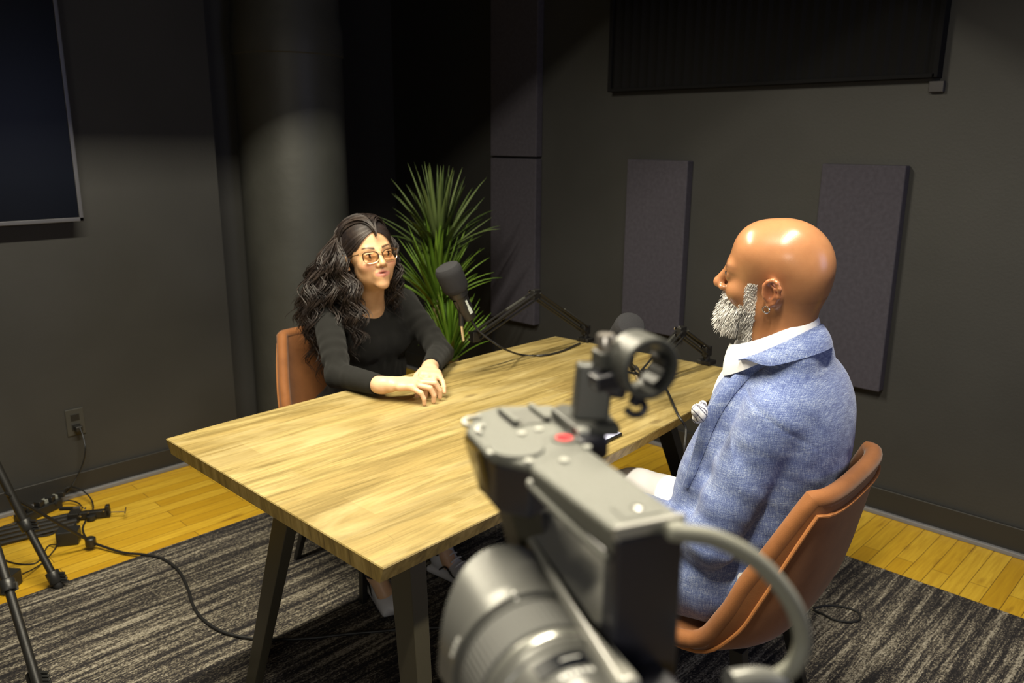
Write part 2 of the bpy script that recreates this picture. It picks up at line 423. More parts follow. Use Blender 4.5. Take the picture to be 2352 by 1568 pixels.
def mesh_sdf(B, h, disp=None, iters=2, N=14, dm=0., keep1=True):
    prims = B.P
    lo = np.min([c-r for f, c, r, k, s in prims if not s], axis=0)-h*3; hi = np.max([c+r for f, c, r, k, s in prims if not s], axis=0)+h*3
    nb = np.ceil((hi-lo)/(h*N)).astype(int)
    bx = np.stack(np.meshgrid(*[np.arange(x) for x in nb], indexing='ij'), -1).reshape(-1, 3)
    cent = lo+(bx+.5)*h*N; R = h*(N+2)*.87
    dc = evalp([p for p in prims if not p[4]], cent)
    keep = np.abs(dc) < R*1.9+.03+dm
    ii = np.arange(-1, N+1); g = np.stack(np.meshgrid(ii, ii, ii, indexing='ij'), -1).reshape(-1, 3); n2 = N+2
    PC = np.array([p[1] for p in prims]); PR = np.array([p[2]+p[3] for p in prims])
    ids = []; pos = []; quads = []; BIG = 1 << 20
    for b, cb in zip(bx[keep], cent[keep]):
        rel = [prims[i] for i in np.flatnonzero(nrm2(PC-cb) < PR+R+dm+.022)]
        if not rel or all(p[4] for p in rel): continue
        G = g+b*N; P = lo+G*h
        D = evalp(rel, P, disp).reshape(n2, n2, n2)
        S = D < 0
        if S.all() or not S.any(): continue
        C8 = np.stack([D[a:a+n2-1, bb:bb+n2-1, c:c+n2-1] for a, bb, c in CORN], -1)
        S8 = C8 < 0; mk = S8.any(-1) & ~S8.all(-1)
        idx = np.argwhere(mk); cv = C8[mk]
        acc = np.zeros((len(idx), 3)); cnt = np.zeros(len(idx))
        for e0, e1 in EDG:
            a, c = cv[:, e0], cv[:, e1]; x = (a < 0) != (c < 0); t = np.where(x, a/(a-c+1e-30), 0)
            p = np.array(CORN[e0])+t[:, None]*(np.array(CORN[e1])-np.array(CORN[e0])); acc += p*x[:, None]; cnt += x
        cell = idx-1+b*N
        pos.append(lo+(cell+acc/cnt[:, None])*h)
        key = lambda q: ((q[:, 0]+4).astype(np.int64)*BIG+(q[:, 1]+4))*BIG+(q[:, 2]+4)
        ids.append(key(cell))
        for ax in range(3):
            o = [0, 0, 0]; o[ax] = 1
            s0 = S[1:N+1, 1:N+1, 1:N+1]; s1 = S[1+o[0]:N+1+o[0], 1+o[1]:N+1+o[1], 1+o[2]:N+1+o[2]]
            e = np.argwhere(s0 != s1)
            if not len(e): continue
            fl = s0[e[:, 0], e[:, 1], e[:, 2]]
            q = e+b*N; u = np.zeros(3, int); v = np.zeros(3, int); u[(ax+1) % 3] = 1; v[(ax+2) % 3] = 1
            Q = np.stack([key(q-u-v), key(q-v), key(q), key(q-u)], 1)
            Q[~fl] = Q[~fl][:, ::-1]; quads.append(Q)
    ids = np.concatenate(ids); pos = np.concatenate(pos); quads = np.concatenate(quads)
    uq, first = np.unique(ids, return_index=True); V = pos[first]
    ix = np.searchsorted(uq, quads); ix = np.clip(ix, 0, len(uq)-1)
    ok = (uq[ix] == quads).all(1); Fq = ix[ok]
    lab = np.arange(len(V))                              # keep the largest connected surface
    while True:
        m = lab[Fq].min(1); new = lab.copy()
        for c in range(4): np.minimum.at(new, Fq[:, c], m)
        new = new[new]
        if (new == lab).all(): break
        lab = new
    if keep1:
        big = np.bincount(lab).argmax(); kv = lab == big; Fq = Fq[kv[Fq[:, 0]]]
        mp = np.cumsum(kv)-1; Fq = mp[Fq]; V = V[kv]
    for _ in range(iters):
        E0 = np.concatenate([Fq[:, i] for i in range(4)]); E1 = np.concatenate([Fq[:, (i+1) % 4] for i in range(4)])
        n = len(V); c = np.bincount(E0, minlength=n)+np.bincount(E1, minlength=n)
        A = np.stack([np.bincount(E0, V[E1, a], n)+np.bincount(E1, V[E0, a], n) for a in range(3)], 1)/np.maximum(c, 1)[:, None]
        V = V*.45+A*.55
    return V, Fq
def sdf_obj(name, B, h, m, parent=None, disp=None, colors=None, iters=2, dm=0.):
    V, Fq = mesh_sdf(B, h, disp, iters, dm=dm)
    return raw(name, V, Fq, m, parent, True, colors(V) if colors else None)
#PART2
# ================================================================== SETTING
def struct(name, mb, m, **k):
    o = mb.build(name, m, **k); o['kind'] = 'structure'; return o
XR, YL = 3.30, 3.60
struct('floor', MB().box((.9, 1.4, -.05), (2.9, 3.2, .05)), FLOORM)
struct('ceiling', MB().box((.9, 1.4, 2.85), (2.9, 3.2, .05)), CEILM)
struct('wall_left', MB().box((-.12, YL+.10, 1.4), (1.875, .10, 1.4)), WALLM)           # projecting wall that carries the television
BLKW = mat('black_paint', (.012, .012, .012), .7, bump=.2, bscale=90)
struct('wall_back', MB().box((2.6, YL+.76, 1.4), (.86, .10, 1.4)), BLKW)
struct('trim_5', MB().box((1.96, 3.79, 1.4), (.215, .03, 1.4)), WALLM)
struct('trim_4', MB().box((XR-.006, 3.86, 1.4), (.006, .50, 1.4)), BLKW)              # recess behind the column
struct('wall_right', MB().box((XR+.10, 1.3, 1.4), (.10, 3.0, 1.4)), WALLM)
struct('wall_front', MB().box((.9, -1.85, 1.4), (2.9, .10, 1.4)), WALLM)
struct('wall_side', MB().box((-1.95, 1.4, 1.4), (.10, 3.2, 1.4)), WALLM)
cc = (2.175, 3.63)
struct('trim_1', MB().lathe((cc[0], cc[1], 0), (0, 0, 1), [(0, .26), (.1, .26), (1.88, .255), (1.885, .262), (2.0, .262), (2.05, .25), (2.8, .25)], 64), COLM, smooth=True)
struct('baseboard_left', MB().box((-.12, YL-.008, .05), (1.875, .008, .05)), BASEM, bevel=.003)
struct('baseboard_right', MB().box((XR-.008, 1.3, .055), (.008, 3.0, .055)), BASEM, bevel=.003)
struct('trim_2', MB().box((-.12, YL-.025, .009), (1.875, .010, .009)), TRIMM, bevel=.003)
struct('trim_3', MB().box((XR-.025, 1.3, .009), (.010, 3.0, .009)), TRIMM, bevel=.003)

o = MB().box((.9, .85, .005), (1.92, 2.0, .005)).build('rug', RUGM, bevel=.003)
tag(o, 'charcoal rug with beige streaks covering the wooden floor under the table', 'rug')
FZ = .011

# acoustic panels on the right wall
def apanel(y0, y1, z0, z1, label, th=.05):
    o = MB().box((XR-th/2, (y0+y1)/2, (z0+z1)/2), (th/2, (y1-y0)/2, (z1-z0)/2)).build('acoustic_panel', PANELM, bevel=.006, segs=3)
    tag(o, label, 'acoustic panel', 'grey fabric acoustic panels on the right wall')
apanel(2.99, 3.34, .49, 1.405, 'grey fabric acoustic panel behind the plant, lower of the two stacked')
apanel(2.99, 3.34, 1.415, 2.55, 'grey fabric acoustic panel above another one, right of the dark corner')
apanel(2.05, 2.39, .585, 1.415, 'grey fabric acoustic panel hanging alone behind the two microphones')
apanel(1.10, 1.425, .525, 1.417, 'grey fabric acoustic panel behind the bald man')
# black curtained panel high on the right wall
bw = empty('wall_hanging', (XR-.03, 1.76, 1.74), 'large black ribbed panel mounted high on the right wall', 'wall panel')
mb = MB(); N_ = 90; y0, y1 = 1.05, 2.50
G = []
for i in range(N_+1):
    y = y0+(y1-y0)*i/N_; x = XR-.045+.006*sin(i*2.1)
    G.append([(x, y, 1.745), (x, y, 2.75)])
mb.grid(G); mb.build('ribbed_fabric', BLACKPAN, bw, smooth=True)
mb = MB().box((XR-.028, 1.775, 1.7375), (.028, .735, .0075)).box((XR-.028, 2.51, 2.24), (.030, .010, .51)).box((XR-.028, 1.04, 2.24), (.028, .01, .51))
mb.build('frame', BLACKPAN, bw, bevel=.002)
o = MB().box((XR-.012, 1.04, 1.700), (.012, .026, .02)).build('wall_sensor', mat('dark_sensor', (.03, .028, .032), .6), bevel=.003); tag(o, 'small dark box under the lower right corner of the black panel', 'sensor')

# television
tv = empty('television', (.45, YL-.05, 1.2), 'wall-mounted television with a thin grey frame, switched off', 'television')
tx0, tx1, tz0, tz1 = -.32, 1.135, 1.175, 2.02
MB().box(((tx0+tx1)/2, YL-.060, (tz0+tz1)/2), ((tx1-tx0)/2-.004, .022, (tz1-tz0)/2-.004)).build('housing', BLKPLA, tv, bevel=.004)
fr = MB()
for c, h in ((((tx0+tx1)/2, YL-.085, tz0+.008), ((tx1-tx0)/2, .006, .008)), (((tx0+tx1)/2, YL-.085, tz1-.008), ((tx1-tx0)/2, .006, .008)), ((tx1-.008, YL-.085, (tz0+tz1)/2), (.008, .006, (tz1-tz0)/2)), ((tx0+.008, YL-.085, (tz0+tz1)/2), (.008, .006, (tz1-tz0)/2))): fr.box(c, h)
fr.build('frame', mat('tv_frame_grey', (.10, .10, .11), .4, metal=.4), tv, bevel=.002)
MB().box(((tx0+tx1)/2, YL-.084, (tz0+tz1)/2), ((tx1-tx0)/2-.014, .003, (tz1-tz0)/2-.014)).build('screen', SCREENM, tv)
MB().box((.5, YL-.019, 1.6), (.2, .019, .15)).build('wall_bracket', BLKPLA, tv)

# power outlet
po = empty('power_outlet', (1.031, YL, .33), 'black double wall socket low on the left wall', 'power outlet')
MB().box((1.031, YL-.003, .325), (.036, .003, .058)).build('cover_plate', mat('outlet_plate', (.045, .045, .042), .35), po, bevel=.002)
for dz in (.022, -.022):
    MB().box((1.031, YL-.007, .325+dz), (.017, .0015, .014)).build('socket', BLKPLA, po, bevel=.001)

# ================================================================== TABLE
tt = empty('table', (1.6, 1.56, FZ), 'light wood-topped conference table on dark metal legs', 'table')
NL, NR = (.778, 1.998), (.779, 1.078)
right = [(.779, 1.078), (1.08, 1.090), (1.42, 1.117), (1.62, 1.131), (1.84, 1.152), (2.12, 1.186), (2.42, 1.228)]
left = [(2.340, 2.036), (2.03, 2.036), (1.70, 2.026), (1.30, 2.018), (.95, 2.010), (.778, 1.998)]
poly = right+left
cx, cy = 1.58, 1.58
inner = [(x+(.004 if x < 1.58 else -.004)*(1 if (i in (0, 6, 7, 12)) else 0), y+(.018 if y < 1.58 else -.014)) for i, (x, y) in enumerate(poly)]
mid = [(x, y) for x, y in poly]
mb = MB()
n = len(poly)
P = [(x, y, .711) for x, y in inner]+[(x, y, .7475) for x, y in poly]+[(x+(cx-x)*.002, y+(cy-y)*.003, .750) for x, y in poly]
mb.add(P, [tuple(range(n-1, -1, -1))], 1)
mb.f += [tuple(range(2*n, 3*n))]; mb.mi += [0]
for r in (0, 1):
    mb.f += [(r*n+i, r*n+(i+1) % n, (r+1)*n+(i+1) % n, (r+1)*n+i) for i in range(n)]; mb.mi += [1 if r == 0 else 0]*n
mb.build('tabletop', [WOODM, EDGEM], tt)
def leg4(top, bot, wt, wb, name='leg', m=BRONZE, parent=None, ang=0.):
    top = np.array(top); bot = np.array(bot); V = []
    for c, w in ((bot, wb), (top, wt)):
        R = rotz(ang)
        for x, y in ((-1, -1), (1, -1), (1, 1), (-1, 1)): V.append(c+R@np.array([x*w[0], y*w[1], 0]))
    return MB().add(V, [(3, 2, 1, 0), (4, 5, 6, 7), (0, 1, 5, 4), (1, 2, 6, 5), (2, 3, 7, 6), (3, 0, 4, 7)]).build(name, m, parent, bevel=.002)
leg4((.97, 1.695, .700), (.893, 1.868, FZ), (.018, .038), (.013, .022), parent=tt)
leg4((.945, 1.225, .700), (.90, 1.120, FZ), (.022, .036), (.016, .026), parent=tt)
leg4((2.21, 1.478, .700), (2.37, 1.31, FZ), (.020, .036), (.014, .024), parent=tt)
leg4((2.21, 1.70, .700), (2.34, 1.86, FZ), (.020, .036), (.014, .024), parent=tt)
MB().box((1.58, 1.44, .7055), (.66, .025, .005)).box((.955, 1.46, .7055), (.025, .28, .005)).box((2.21, 1.59, .7055), (.025, .15, .005)).build('under_frame', BRONZE, tt)

# phone on the table
ph = empty('phone', (1.546, 1.185, .7505), 'phone with a bright screen lying face up near the table edge', 'phone')
c0 = on(1410, 1003, 2, .759); c1 = on(1350, 1032, 2, .759); ax = (c1-c0)/np.linalg.norm(c1-c0); ay = np.array([-ax[1], ax[0], 0]); ay = ay if ay.dot(np.array([0, 1, 0])) > 0 else -ay
L_, W_ = .165, .078
e = c0-CAMP; R_ = np.stack([ax, np.cross([0, 0, 1.], ax), [0, 0, 1.]], 1)
sgn = 1 if np.dot(np.cross([0, 0, 1.], ax), on(1380, 985, 2, .759)-c0) > 0 else -1
cc_ = c0+ax*L_/2*.5+R_[:, 1]*sgn*W_/2
cc_[2] = .7548
MB().box(cc_, (L_/2, W_/2, .0045), R_).build('housing', BLKPLA, ph, bevel=.003)
MB().box(cc_+np.array([0, 0, .0047]), (L_/2-.004, W_/2-.003, .0003), R_).build('screen', PHSCR, ph)

# ================================================================== CHAIRS
def chair(loc, ang, label):
    t = empty('bucket_chair', loc, label, 'chair', 'rust leather bucket chairs at the table')
    R = rotz(ang); L = np.array(loc, float)
    ctr = catmull([(0, .235, .445), (0, .21, .475), (0, .10, .462), (0, -.05, .445), (0, -.16, .47), (0, -.215, .56), (0, -.245, .69), (0, -.27, .83)], 5)
    hw = catmull([(.200, 0, 0), (.222, 0, -.008), (.236, -.004, .0), (.240, -.002, .030), (.236, .045, .085), (.226, .065, .075), (.205, .055, .025), (.170, .025, .002)], 5)
    nu = 15; G = []
    for c, h in zip(ctr, hw):
        row = []
        for j in range(nu):
            u = -1+2*j/(nu-1); a = abs(u)**2.6
            row.append(np.array([h[0]*sin(u*1.45)/sin(1.45), c[1]+h[1]*a, c[2]+h[2]*a]))
        G.append(row)
    G = np.array(G)
    dv = np.gradient(G, axis=0); du = np.gradient(G, axis=1); N = np.cross(du, dv); N /= np.linalg.norm(N, axis=2)[..., None]
    if N[10, 7, 2] < 0: N = -N
    th = .045
    Oo = G-N*th*.45; Ii = G+N*th*.3
    def toW(A): return (A@R.T)+L
    # ring sweep of the outline to get a padded rim
    a, b = G.shape[:2]
    rim = [(0, j) for j in range(b)]+[(i, b-1) for i in range(1, a)]+[(a-1, j) for j in range(b-2, -1, -1)]+[(i, 0) for i in range(a-2, 0, -1)]
    mb = MB(); mb.grid(toW(Ii)); mb.grid(toW(Oo)[:, ::-1])
    mb.build('shell', LEATH, t, smooth=True)
    C = [G[i, j]-N[i, j]*th*.07 for i, j in rim]; C.append(C[0]); C.append(C[1])
    MB().tube(toW(np.array(C)), th*.43, 10, caps=False).build('rolled_rim', LEATH, t, smooth=True)
    Cp = []
    for i, j in rim:
        ii = min(max(i, 1), a-2); jj = min(max(j, 1), b-2)
        Cp.append(Oo[ii, jj]-N[ii, jj]*.003)
    Cp.append(Cp[0]); MB().tube(toW(np.array(Cp)), .0042, 8, caps=False).build('piping', PIPING, t, smooth=True)
    mb = MB().box(L+R@np.array([0, .02, .415]), (.13, .13, .008), R)
    mb.build('seat_frame', BLACKMET, t)
    for sx in (-1, 1):
        for sy in (-1, 1):
            leg4(L+R@np.array([sx*.125, .02+sy*.125, .415]), L+R@np.array([sx*.205, .02+sy*.205, FZ-L[2]+.0]), (.016, .016), (.010, .010), 'leg', BLACKMET, t, ang)
    return t
chair((1.572, 2.235, 0), pi, 'rust leather bucket chair with black legs, the woman in black sits on it')
chair((1.592, .842, 0), radians(4), 'rust leather bucket chair with black legs, the bald man sits on it')

# ================================================================== MICROPHONES, ARMS
def mic(f0, f1, b1, rad, label, cablepts, lab=True):
    t = empty('microphone', tuple(f1), label, 'microphone', 'foam-topped microphones on boom arms')
    f0 = np.array(f0); f1 = np.array(f1); b1 = np.array(b1)
    d = (f1-f0); Lf = np.linalg.norm(d); d /= Lf
    prof = [(0, .001), (.001, rad*.55), (.006, rad*.86), (.016, rad*.99), (.03, rad)]+[(Lf*.8, rad*.98), (Lf*.93, rad*.92), (Lf, rad*.8), (Lf+.002, .0)]
    MB().lathe(f0, d, prof, 28).build('foam_windscreen', FOAM, t, smooth=True)
    d2 = b1-f1; Lb = np.linalg.norm(d2); d2 /= Lb
    MB().lathe(f1-d2*.015, d2, [(0, rad*.72), (.03, rad*.74), (.033, rad*.60), (Lb*.55, rad*.56), (Lb*.6, rad*.60), (Lb, rad*.52), (Lb+.006, rad*.3), (Lb+.0061, 0)], 28).build('barrel', BLKPLA, t, smooth=True)
    if lab:
        u = np.cross(d2, [0, 0, 1.]); u /= np.linalg.norm(u); w = np.cross(u, d2)
        best = max(((s1*u+s2*w) for s1 in (-1, -.5, 0, .5, 1) for s2 in (-1, -.5, 0, .5, 1) if (s1, s2) != (0, 0)), key=lambda q: (q/np.linalg.norm(q))@(CAMP-f1)/np.linalg.norm(CAMP-f1)+.45*(q/np.linalg.norm(q))@MW[:, 0])
        best = best/np.linalg.norm(best)
        s_ = np.cross(best, d2); s_ /= np.linalg.norm(s_)
        for k in range(6):
            MB().box(f1+d2*(.036+k*.0085)+best*rad*.60, (.0035+.0022*(k > 2), .0037, .001), np.stack([s_, d2, best], 1)).build('label', WHITELAB, t)
    ca = MB().tube(cablepts, .0036, 8, smooth=8).build('microphone_cable', RUBBER)
    return t, ca
def boom(base, apex, tip, label, swing=None):
    t = empty('boom_arm', tuple(base), label, 'microphone arm', 'scissor boom arms on the table')
    base = np.array(base, float); apex = np.array(apex, float); tip = np.array(tip, float)
    hz = np.array([tip[0]-base[0], tip[1]-base[1], 0]); hz /= np.linalg.norm(hz); sd = np.array([-hz[1], hz[0], 0])
    R = np.stack([hz, sd, [0, 0, 1.]], 1)
    MB().box(base+[0, 0, .0075], (.022, .026, .0075), R).build('clamp', BLACKMET, t, bevel=.002)
    MB().box(base+np.array([0, 0, -.058]), (.012, .02, .008), R).build('clamp_jaw', BLACKMET, t, bevel=.002)
    MB().lathe(base+[0, 0, .015], (0, 0, 1), [(0, .011), (.028, .011), (.03, .007)], 16).build('swivel_post', BLACKMET, t, smooth=True)
    b2 = base+[0, 0, .045]
    for k, (p, q) in enumerate(((b2, apex), (apex, tip))):
        dd = q-p; L = np.linalg.norm(dd); dn = dd/L; up = np.cross(dn, sd); up = up if up[2] > 0 else -up
        for s_ in (-1, 1):
            for v_ in (0, 1):
                off = sd*s_*.012+up*(.010 if v_ else -.012)
                MB().tube([p+off+dn*.008, q+off-dn*.008], .0036, 6).build('arm_rod', BLACKMET, t, smooth=True)
        zz = p+dn*L*.18
        MB().tube([zz+up*.014, zz+dn*.10+up*.016], .0052, 8).build('spring', mat('spring_steel', (.10, .10, .09), .35, metal=.6) if 'spring_steel' not in MATS else MATS['spring_steel'], t, smooth=True)
    for j, q in enumerate((b2, apex, tip)):
        MB().box(q, (.018, .010, .018), R).build('joint', BLACKMET, t, bevel=.003)
        for s_ in ((-1, 1) if j else (1,)):
            for dx in (-.013, .013):
                MB().lathe(q-sd*.014+hz*dx+np.array([0, 0, .012*s_]), -sd, [(0, .0055), (.004, .0055), (.0055, .003)], 10).build('bolt', STEEL, t, smooth=True)
    return t
bA = on(1345, 783, 2, .7505); aA = pt(1230, 676, 2.86); tA = pt(1092, 772, 2.66)
boom(bA, aA, tA, 'black scissor boom arm at the far table corner, holding the upright microphone by the plant')
mk = MB().tube([pt(1064, 782, 2.62), pt(1060, 748, 2.60)], .0055, 10)
mk2 = MB().tube([pt(1060, 748, 2.60), pt(1058, 715, 2.59), pt(1045, 690, 2.56)], .0085, 10)
f0, f1, b1 = pt(1024, 608, 2.52), pt(1050, 668, 2.56), pt(1082, 738, 2.62)
cab = [pt(1083, 736, 2.63), pt(1098, 758, 2.64), pt(1128, 782, 2.66), pt(1160, 802, 2.70), on(1200, 815, 2, .755), on(1245, 816, 2, .755), on(1290, 806, 2, .755), on(1332, 788, 2, .756)]
t, ca = mic(f0, f1, b1, .043, 'black microphone with a rounded foam windscreen between the woman and the plant', cab)
tag(ca, 'black cable looping down from the microphone by the woman onto the table', 'cable')
mk.build('mount_stud', STEEL, t, smooth=True); mk2.build('mount_yoke', BLKPLA, t, smooth=True)
bB = on(1622, 835, 2, .7505); aB = pt(1565, 762, 2.70); tB = pt(1478, 862, 2.55)
boom(bB, aB, tB, 'black scissor boom arm folded at the table end nearest the bald man')
f0, f1, b1 = pt(1452, 742, 2.30), pt(1418, 795, 2.42), pt(1408, 830, 2.50)
cab = [pt(1412, 826, 2.49), pt(1430, 850, 2.50), pt(1462, 858, 2.48), on(1505, 868, 2, .755), on(1530, 893, 2, .755), on(1556, 950, 2, .755), on(1562, 965, 2, .74)+np.array([0, -.02, -.02]), pt(1572, 1040, 2.23), pt(1580, 1130, 2.3), on(1640, 1200, 2, .012)]
t, ca = mic(f0, f1, b1, .045, 'black foam-topped microphone pointing at the bald man, seen behind the camera clamp', cab, False)
tag(ca, 'black cable hanging off the table edge in front of the bald man', 'cable')
mb = MB().tube([pt(1448, 820, 2.44), pt(1446, 835, 2.46), pt(1458, 850, 2.50)], .009, 10)
mb.tube([f1, pt(1435, 810, 2.42), pt(1448, 820, 2.44)], .007, 8)
mb.build('mount_yoke', BLKPLA, t, smooth=True)
MB().tube([pt(1456, 846, 2.49), pt(1462, 856, 2.50)], .0135, 14).build('mount_ring', STEEL, t, smooth=True)
MB().tube([pt(1460, 856, 2.50), pt(1466, 874, 2.51)], .005, 10).build('mount_stud', STEEL, t, smooth=True)

# ================================================================== PLANT
pl = empty('potted_yucca', (2.66, 3.02, 0), 'tall green spiky yucca plant in the corner behind the table', 'plant')
MB().lathe((2.66, 3.02, 0), (0, 0, 1), [(0, .12), (.02, .13), (.27, .165), (.28, .17), (.30, .17), (.30, .155), (.27, .15), (.265, 0)], 40).build('pot', POTM, pl, smooth=True)
def trunk(p0, p1, r0, r1):
    pts = [np.array(p0)+(np.array(p1)-np.array(p0))*t+np.array([.006*sin(9*t), .006*cos(7*t), 0]) for t in np.linspace(0, 1, 14)]
    rr = [r0+(r1-r0)*t+.002*sin(40*t) for t in np.linspace(0, 1, 14)]
    MB().tube(pts, rr, 14).build('trunk', BARK, pl, smooth=True)
cA = pt(1005, 672, 3.92); cT = pt(1008, 560, 3.95); cC = pt(1034, 795, 3.86)
trunk((2.63, 3.0, .26), cA, .055, .032); trunk((2.72, 3.03, .26), cC, .034, .022); 
MB().tube([cA, cT], [.026, .018], 10).build('upper_stem', BARK, pl, smooth=True)
def crown(base, nleaf, L, tmin, tmax, c0, c1, seed, wid=.013):
    rg = np.random.default_rng(seed); mb = MB(); cols = []
    for k in range(nleaf):
        az = k*2.39996+rg.uniform(-.2, .2); f = (k+.5)/nleaf
        el = tmin+(tmax-tmin)*f**.8+rg.uniform(-.08, .08)         # angle from vertical
        ll = L*rg.uniform(.8, 1.1)*(1-.15*f); droop = rg.uniform(.02, .30)*(.1+el*el)
        b = np.array(base)+np.array([cos(az)*.014, sin(az)*.014, -.10*f+.02])
        hor = np.array([cos(az), sin(az), 0]); side = np.array([-sin(az), cos(az), 0]); ns = 9; V = []
        c = np.array(c0)+(np.array(c1)-np.array(c0))*rg.uniform(0, 1)
        for i in range(ns):
            t = i/(ns-1); e_ = el+droop*t*t
            p = b+ll*t*(hor*sin(e_)+np.array([0, 0, cos(e_)]))
            nrm = hor*cos(e_)-np.array([0, 0, sin(e_)])
            w = wid*(min(1, .55+t*2.5))*(1-t**3.2)+.0006
            V += [p-side*w, p-nrm*w*.0+nrm*w*-.55, p+side*w, p+nrm*w*-.45+0*side]
            cols += [tuple(c*(.85+.3*t))]*4
        Fs = []
        for i in range(ns-1):
            for j in range(4): Fs.append((i*4+j, i*4+(j+1) % 4, (i+1)*4+(j+1) % 4, (i+1)*4+j))
        mb.add(V, Fs)
    o = raw('leaf_crown', mb.v, mb.f, LEAFM, pl, True, np.array(cols)); return o
g0, g1 = (.065, .105, .028), (.14, .195, .062)
crown(cT, 66, .40, .05, .98, g0, g1, 1, .0135)
crown(cA, 84, .36, .05, .95, (.075, .15, .012), (.17, .29, .035), 2, .012)
crown(cC, 60, .31, .04, .85, (.075, .16, .010), (.16, .29, .03), 3, .010)

# ================================================================== GEAR ON THE LEFT
# light stand (two legs and a brace in view)
st = empty('light_stand', (.33, 2.72, FZ), 'black metal stand at the left edge, its legs braced and clamped', 'stand')
hub = np.array([.36, 2.66, .62])
k1 = pt(0, 1080, 2.72); k2 = pt(60, 1205, 2.76); k3 = on(128, 1332, 2, .035)
d_ = (k3-k1)/np.linalg.norm(k3-k1); top1 = k1-d_*.35
MB().tube([top1, k2], .0145, 14).build('leg', BLACKMET, st, smooth=True)
MB().tube([k2, k3], .0125, 14).build('leg', BLACKMET, st, smooth=True)
def clampk(p, d, r, L, wing=True):
    MB().lathe(p-np.array(d)*L/2, d, [(0, r*.9), (.003, r), (L-.003, r), (L, r*.9)], 18).build('clamp_collar', BLKPLA, st, smooth=True)
    if wing:
        s = MW[:, 0]
        for q in range(4):
            MB().box(p+s*(r+.007)+np.array(d)*(.010*(q-1.5)), (.013, .005, .0035), frame_from(s, np.array([0, 0, 1.]))@rotz(pi/2)@rotx(.3*q)).build('clamp_lever', BLKPLA, st, bevel=.001)
clampk(k2, d_, .021, .040); clampk(k3-d_*.012, d_, .022, .042)
MB().lathe(k3+d_*.005, d_, [(0, .015), (.014, .017), (.026, .012)], 14).build('rubber_foot', RUBBER, st, smooth=True)
n1 = pt(0, 1290, 2.30); n2 = pt(18, 1345, 2.28); n3 = on(95, 1600, 2, .03); e_ = (n3-n1)/np.linalg.norm(n3-n1)
MB().tube([n1-e_*.4, n2], .0135, 14).build('leg', BLACKMET, st, smooth=True)
MB().tube([n2, n3], .0125, 14).build('leg', BLACKMET, st, smooth=True)
clampk(n2, e_, .022, .035, False)
ht = n1-e_*.4; hub = (top1+ht)/2+np.array([-.06, .0, .10])
MB().tube([top1, hub], .013, 12).build('leg_bracket', BLKPLA, st, smooth=True)
MB().tube([ht, hub], .013, 12).build('leg_bracket', BLKPLA, st, smooth=True)
MB().lathe(hub-[0, 0, .05], (0, 0, 1), [(0, .02), (.01, .028), (.09, .028), (.10, .016), (.75, .014), (.76, .0)], 20).build('hub_and_pole', BLKPLA, st, smooth=True)
MB().box(n2+MW[:, 0]*.012-MW[:, 2]*0, (.016, .004, .012), frame_from(MW[:, 0], np.array([0, 0, 1.]))@rotz(pi/2)).build('clamp_lever', STEEL, st, bevel=.001)
clampk(on(80, 1556, 2, .05), e_, .021, .035)
br1 = pt(12, 1132, 2.72); br2 = on(208, 1243, 2, .035)
MB().tube([br1, br2], .0058, 8).build('brace', BLACKMET, st, smooth=True)
MB().lathe(br2-np.array([0, 0, .018]), (0, 0, 1), [(0, .017), (.004, .019), (.03, .019), (.034, .014)], 16).build('brace_joint', BLKPLA, st, smooth=True)

def gcable(px, label, r=.0035, z=None, n=8, cat='cable', name='floor_cable'):
    pts = []
    for q in px:
        zz = q[2] if len(q) > 2 else (z if z is not None else .0135)
        p = on(q[0], q[1], 2, zz); pts.append(p)
    o = MB().tube(pts, r, 8, smooth=n).build(name, RUBBER, smooth=True); tag(o, label, cat); return o
gcable([(215, 1247, .02), (280, 1268, .010), (330, 1273), (375, 1283), (412, 1312), (432, 1352), (445, 1392), (470, 1425), (515, 1452), (580, 1466), (640, 1468), (720, 1464), (800, 1455), (860, 1450), (930, 1444), (1020, 1440)],
       'long black cable snaking from the stand across the rug to under the table', .0048, .0155)
gcable([(1868, 1396), (1900, 1390), (1940, 1394), (1970, 1405), (1974, 1422), (1950, 1428), (1915, 1422), (1890, 1410), (1868, 1400)], 'loop of black cable on the rug right of the man\'s chair', .0035, .0145)
# plug and cord at the wall socket
pg = empty('power_plug', (1.031, YL-.03, .30), 'black plug with a cord hanging from the wall socket', 'plug')
MB().box((1.034, YL-.024, .300), (.014, .015, .012)).build('plug_body', BLKPLA, pg, bevel=.004)
cp = [on(184, 982, 1, YL-.038), on(192, 1005, 1, YL-.055), on(196, 1035, 1, YL-.07), on(190, 1065, 1, YL-.07), on(175, 1098, 1, YL-.07), on(160, 1122, 1, YL-.07), on(135, 1143, 2, .012), on(112, 1152, 2, .02)]
MB().tube(cp, .0034, 8, smooth=8).build('cord', mat('glossy_cord', (.012, .012, .012), .22), pg, smooth=True)
# power strip, with connector end
ps = empty('power_strip', tuple(on(110, 1165, 2, 0)), 'dark power strip full of plugs on the floor against the left wall', 'power strip')
a = on(40, 1195, 2, .02); b = on(135, 1152, 2, .02); ax = (b-a); L_ = np.linalg.norm(ax); ax /= L_; R_ = np.stack([ax, np.cross([0, 0, 1.], ax), [0, 0, 1.]], 1)
MB().box((a+b)/2, (L_/2, .024, .019), R_).build('housing', BLKPLA, ps, bevel=.005)
for k in range(4):
    MB().box(a+ax*(.05+k*.05)+[0, 0, .030], (.014, .016, .012), R_@rotz(.2*k)).build('plug', BLKPLA, ps, bevel=.004)
for k in range(9):
    p = on(98, 1153, 2, .045)+ax*(.0085*k-.01); MB().box(p, (.003, .012, .009), R_).build('strain_relief', mat('grey_plastic', (.30, .31, .28), .5) if 'grey_plastic' not in MATS else MATS['grey_plastic'], ps, bevel=.001)
